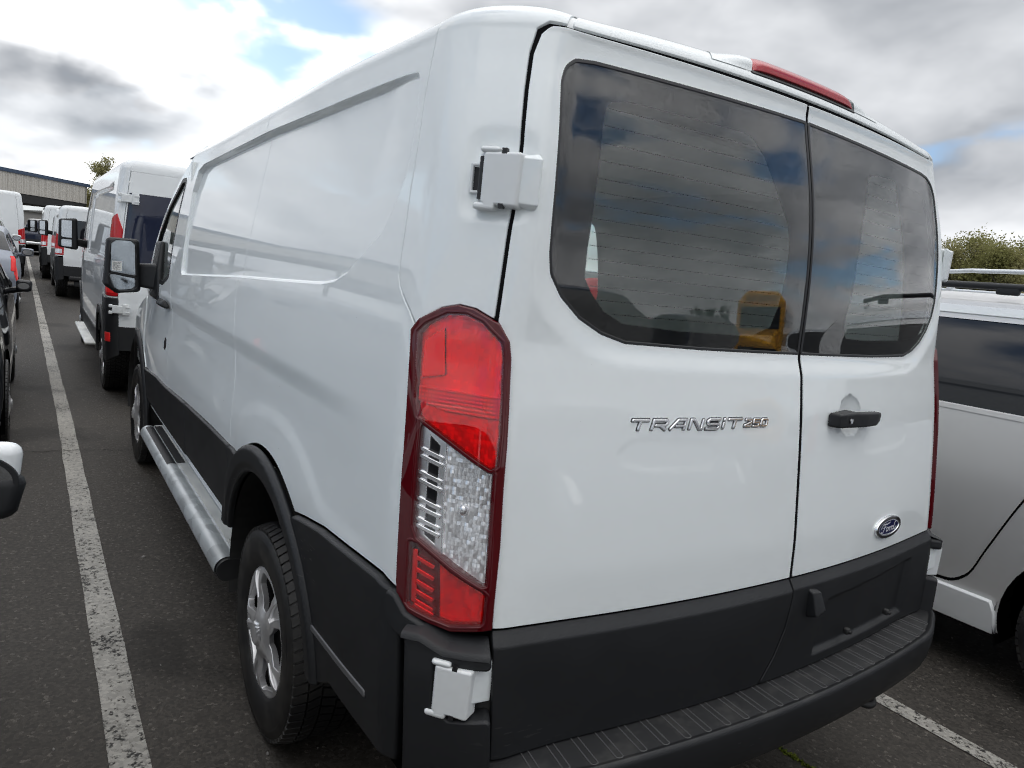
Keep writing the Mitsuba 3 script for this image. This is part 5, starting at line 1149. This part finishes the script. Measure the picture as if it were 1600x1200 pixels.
def shed(x0, x1, y0, y1, h, mat, label, roofh=.5):
    k = num('storage_shed'); put(k + '__wall', *bx(x0, x1, y0, y1, 0, h), mat)
    v = np.array([[x0-.3, y0-.3, h], [x1+.3, y0-.3, h], [(x0+x1)/2, y0-.3, h+roofh], [x0-.3, y1+.3, h], [x1+.3, y1+.3, h], [(x0+x1)/2, y1+.3, h+roofh]]); f = np.array([[0, 1, 2], [3, 5, 4], [0, 2, 5], [0, 5, 3], [1, 4, 5], [1, 5, 2], [0, 3, 4], [0, 4, 1]]); put(k + '__roof', v, f, 'post_steel')
    put(k + '__door', *bx((x0+x1)/2-.8, (x0+x1)/2+.8, y0-.06, y0-.01, 0, h*.75), 'pale_wall'); tag(k, label, 'shed')
shed(-6.0, -3.4, 112, 120, 3.3, 'tan_wall', 'tan shed seen under the far canopy')
shed(-3.0, 3.0, 108, 118, 3.0, 'pale_wall', 'pale grey shed seen under the far canopy, right of the tan one', .3)
# a dark pickup at the far end of the lane
def pickup(ox, oy, paint, label, facing=1, scale=1.0):
    PK = [(.06, .55, .93), (0, .70, .97), (0, 1.02, .98), (.04, 1.12, .98), (1.0, 1.13, 1), (1.95, 1.14, 1), (2.05, 1.70, .97), (2.7, 1.85, 1), (3.3, 1.82, 1), (4.1, 1.25, 1), (4.4, 1.20, .99), (5.2, 1.10, .96), (5.6, .95, .93), (5.65, .60, .92), (5.5, .45, .9)]
    w = [[(6.25, .56), (7.4, .55), (7.4, .93), (6.4, .93)], [(7.5, .55), (8.7, .55), (8.3, .93), (7.5, .93)]]
    k, fn, T, P = car('pickup_truck', ox, oy, PK, .98, paint, facing, zb=1.12, zs=.45, windows=w, rear_win=(6.1, 1.1, 6.9, 1.5), front_win=(8.15, 1.05, 8.95, 1.5), tails=[(.9, .30), (2.2, .30), (2.2, .49), (2.2, .5), (.9, .49)], heads=[(11.6, .30), (12.4, .30), (12.4, 1.1), (11.7, 1.1)], axles=(1.15, 4.7), R=.38, wells=.45, mirror_y=3.5)
    q = T(rbox(0, -.06, .60, 1.7, .12, .16, .04)); put(k + '__rear_bumper', q[0], q[1], 'chrome', smooth=40)
    tag(k, label, 'pickup truck'); return k
pickup(-.85, 43.0, 'dark_blue_paint', 'dark blue pickup truck at the far end of the lane, under the canopy')
# ------------------------------------------------------------------ trees
M['bark'] = rough((.10, .085, .07), .6)
M['leaf_olive'] = two({'type': 'principledthin', 'base_color': rgb(.26, .255, .10), 'roughness': .6, 'diff_trans': .8, 'spec_trans': 0.0})
M['leaf_spring'] = two({'type': 'principledthin', 'base_color': rgb(.33, .31, .15), 'roughness': .6, 'diff_trans': .8, 'spec_trans': 0.0})
M['leaf_dark'] = two({'type': 'principledthin', 'base_color': rgb(.035, .055, .025), 'roughness': .6, 'diff_trans': .6, 'spec_trans': 0.0})
for k_ in ('leaf_olive', 'leaf_spring', 'leaf_dark'): M[k_] = M[k_]['bsdf']
def tree(x, y, h, seed, mat, label, group=None, leaves=5000, spread=.32, leaf=.11, fill=.022):
    r = np.random.RandomState(seed); k = num('tree'); br, tips = [], []
    def grow(p, d, L, rad, depth):
        n = 4; pts = [p]
        for i in range(n):
            d = d + r.randn(3)*.12 + [0, 0, .05]; d = d/np.linalg.norm(d); p = p + d*L/n; pts.append(p)
            if depth >= 2: tips.append((p, depth))
        br.append((pts, rad, rad*.55))
        if depth < 4:
            for j in range(3 if depth else 6):
                q = pts[r.randint(2, n+1)] if depth else np.array(pts[0]) + (np.array(pts[-1])-pts[0])*(.35 + .65*j/5)
                a = r.rand()*6.28; e = np.array([math.cos(a), math.sin(a), .55 + .6*r.rand()]); e = d*.35 + e*.75; e /= np.linalg.norm(e)
                grow(q, e, L*(.50 + .2*r.rand()), rad*.5, depth+1)
    grow(np.array([0., 0., 0.]), np.array([0, 0, 1.]), h*.62, h*.016, 0)
    ms = []
    for pts, r0, r1 in br:
        sg = 5; rows = []
        for i, p in enumerate(pts):
            rr = r0 + (r1-r0)*i/(len(pts)-1); t = np.arange(sg+1)*2*np.pi/sg; rows.append(np.stack([p[0] + rr*np.cos(t), p[1] + rr*np.sin(t), p[2] + 0*t], 1))
        ms.append(grid(np.array(rows)))
    v, f = cat(ms); zs_ = v[:, 2].max(); sc = h/zs_; v = v*sc
    put(k + '__trunk', v + [x, y, 0], f, 'bark')
    T_ = np.array([t[0] for t in tips])*sc; i = r.randint(0, len(T_), leaves); c = T_[i] + r.randn(leaves, 3)*h*fill
    a = r.randn(leaves, 3); a /= np.linalg.norm(a, axis=1, keepdims=True); b = np.cross(a, r.randn(leaves, 3)); b /= np.linalg.norm(b, axis=1, keepdims=True); s = leaf*(.6 + .8*r.rand(leaves, 1))
    V = np.stack([c - a*s*.5, c + b*s*.35, c + a*s*.5, c - b*s*.35], 1).reshape(-1, 3); q = np.arange(leaves)*4
    put(k + '__crown', V + [x, y, 0], np.vstack([np.stack([q, q+1, q+2], 1), np.stack([q, q+2, q+3], 1)]), mat); labels.setdefault(k + '__crown', {})['kind'] = 'stuff'
    tag(k, label, 'tree', group); return k
tree(4.2, 88.0, 9.2, 3, 'leaf_spring', 'lone tree with thin spring leaves rising behind the far canopy roof', leaves=11000, leaf=.17)
rt = np.random.RandomState(12)
for i in range(20):
    az = math.radians(56.5 + i*.85); dd = 70 + 9*(i % 3) + rt.rand()*3
    tree(CAM[0] + dd*math.sin(az), CAM[1] + dd*math.cos(az), 7.9 + 1.6*rt.rand(), 40+i, ('leaf_olive', 'leaf_spring')[i % 2], 'spring tree in the olive green row of trees at the right edge', 'row of spring trees on the right', leaves=11000, leaf=.17, fill=.045)
def undergrowth():
    r = np.random.RandomState(3); n = 26000; az = np.radians(52 + 26*r.rand(n)); dd = 84 + 8*r.rand(n); c = np.stack([CAM[0] + dd*np.sin(az), CAM[1] + dd*np.cos(az), 5.0*r.rand(n)**.8*(.7 + .6*meshkit.noise(np.stack([az*60, dd*0, dd*0], 1)))], 1)
    a = r.randn(n, 3); a /= np.linalg.norm(a, axis=1, keepdims=True); b = np.cross(a, r.randn(n, 3)); b /= np.linalg.norm(b, axis=1, keepdims=True); s = .42
    V = np.stack([c - a*s*.5, c + b*s*.35, c + a*s*.5, c - b*s*.35], 1).reshape(-1, 3); q = np.arange(n)*4
    put('hedge_growth', V, np.vstack([np.stack([q, q+1, q+2], 1), np.stack([q, q+2, q+3], 1)]), 'leaf_olive'); tag('hedge_growth', 'dense olive undergrowth below the row of trees on the right', 'bushes', kind='stuff')
undergrowth()

# ------------------------------------------------------------------ what the rear windows mirror: the rows behind the camera
k, *_ = simple_car('sport_utility_vehicle', 1.00, -6.35, [(a, b*1.14, c) for a, b, c in SUV], .98, 'grey_paint', 'grey sport utility vehicle behind the camera, mirrored in the left rear window', 'car', mirror_y=3.0, zb=1.22, zs=.38, R=.39, wells=.46, axles=(.90, 3.70))
pickup(5.6, -9.9, 'dark_blue_paint', 'dark blue pickup truck behind the camera, mirrored in the rear window')
pickup(11.0, -21.5, 'red_paint', 'red pickup truck behind the camera, mirrored in the left rear window')
k, *_ = simple_car('car', 9.6, -6.6, SUV, .93, 'far_white', 'white car behind the silver minivan, mirrored in the right rear window', 'car')
def school_bus(ox, oy, yaw):
    key = num('school_bus'); c, s = math.cos(yaw), math.sin(yaw); Rm = np.array([[c, -s, 0], [s, c, 0], [0, 0, 1]])
    def pm(name, m, mat, sm_=40): put(num(f'{key}__{name}'), np.asarray(m[0]) @ Rm.T + [ox, oy, 0], m[1], mat, smooth=sm_)
    h = [m3.Manifold.sphere(.18, 14).translate([a*1.0, y, z]) for a in (-1, 1) for y in (-1.0, -9.0) for z in (.7, 2.55)] + [m3.Manifold.sphere(.1, 10).translate([a*.7, y, 2.95]) for a in (-1, 1) for y in (-1.1, -9.0)]
    pm('body', mani(m3.Manifold.batch_hull(h)), 'bus_yellow')
    h = [m3.Manifold.sphere(.12, 12).translate([a*.8, y, z]) for a in (-1, 1) for y, z in ((-.9, .6), (-.9, 1.5), (.9, .65), (.8, 1.35))]; pm('bonnet', mani(m3.Manifold.batch_hull(h)), 'bus_yellow')
    pm('windscreen', bx(-.95, .95, -.84, -.80, 1.62, 2.45), 'dark_glass'); pm('sign_board', bx(-.72, .72, -.86, -.80, 2.58, 2.86), 'bus_yellow')
    tv, tf = text2d('SCHOOL BUS', .17, 1.0); w = tv[:, 0].max(); tv = np.stack([-(tv[:, 0]-w/2), -.795 + tv[:, 2]*3, 2.64 + tv[:, 1]], 1); pm('sign_lettering', (tv, tf[:, ::-1]), 'gloss_black', False)
    for sd in (-1, 1):
        for i in range(11): pm('side_window', bx(sd*1.18-.02, sd*1.18+.02, -2.0-.62*i, -1.48-.62*i, 1.75, 2.4), 'dark_glass')
        pm('rub_rail', bx(sd*1.18-.02, sd*1.18+.02, -9.0, -1.1, 1.3, 1.38), 'gloss_black')
        for y in (.1, -6.8): wheel(num(key + '__wheel'), ox + (Rm @ [sd*.95, y, 0])[0], oy + (Rm @ [sd*.95, y, 0])[1], sd, .48)
        pm('headlamp', rbox(sd*.6, .98, 1.0, .2, .06, .2, .02), 'lamp_chrome')
    pm('front_bumper', rbox(0, 1.1, .6, 2.2, .12, .25, .03), 'gloss_black')
    return key
pickup(8.6, 8.4, 'red_paint', 'red pickup truck seen through the left rear window of the nearest van')
k = school_bus(12.0, -10.4, math.radians(58)); tag(k, 'yellow school bus behind the camera, mirrored in the rear windows', 'bus')
for i, (az, dd, h) in enumerate([(140, 110, 7), (136, 120, 8), (138, 115, 7), (108, 120, 7.5), (112, 110, 8), (104, 120, 8), (115, 125, 7), (110, 116, 7), (130, 130, 8)]):
    az = math.radians(az); tree(dd*math.sin(az), dd*math.cos(az), h, 90+i, 'leaf_dark', 'dark tree behind the camera, mirrored low in the rear windows', 'trees mirrored in the rear windows', leaves=2500, leaf=.28)
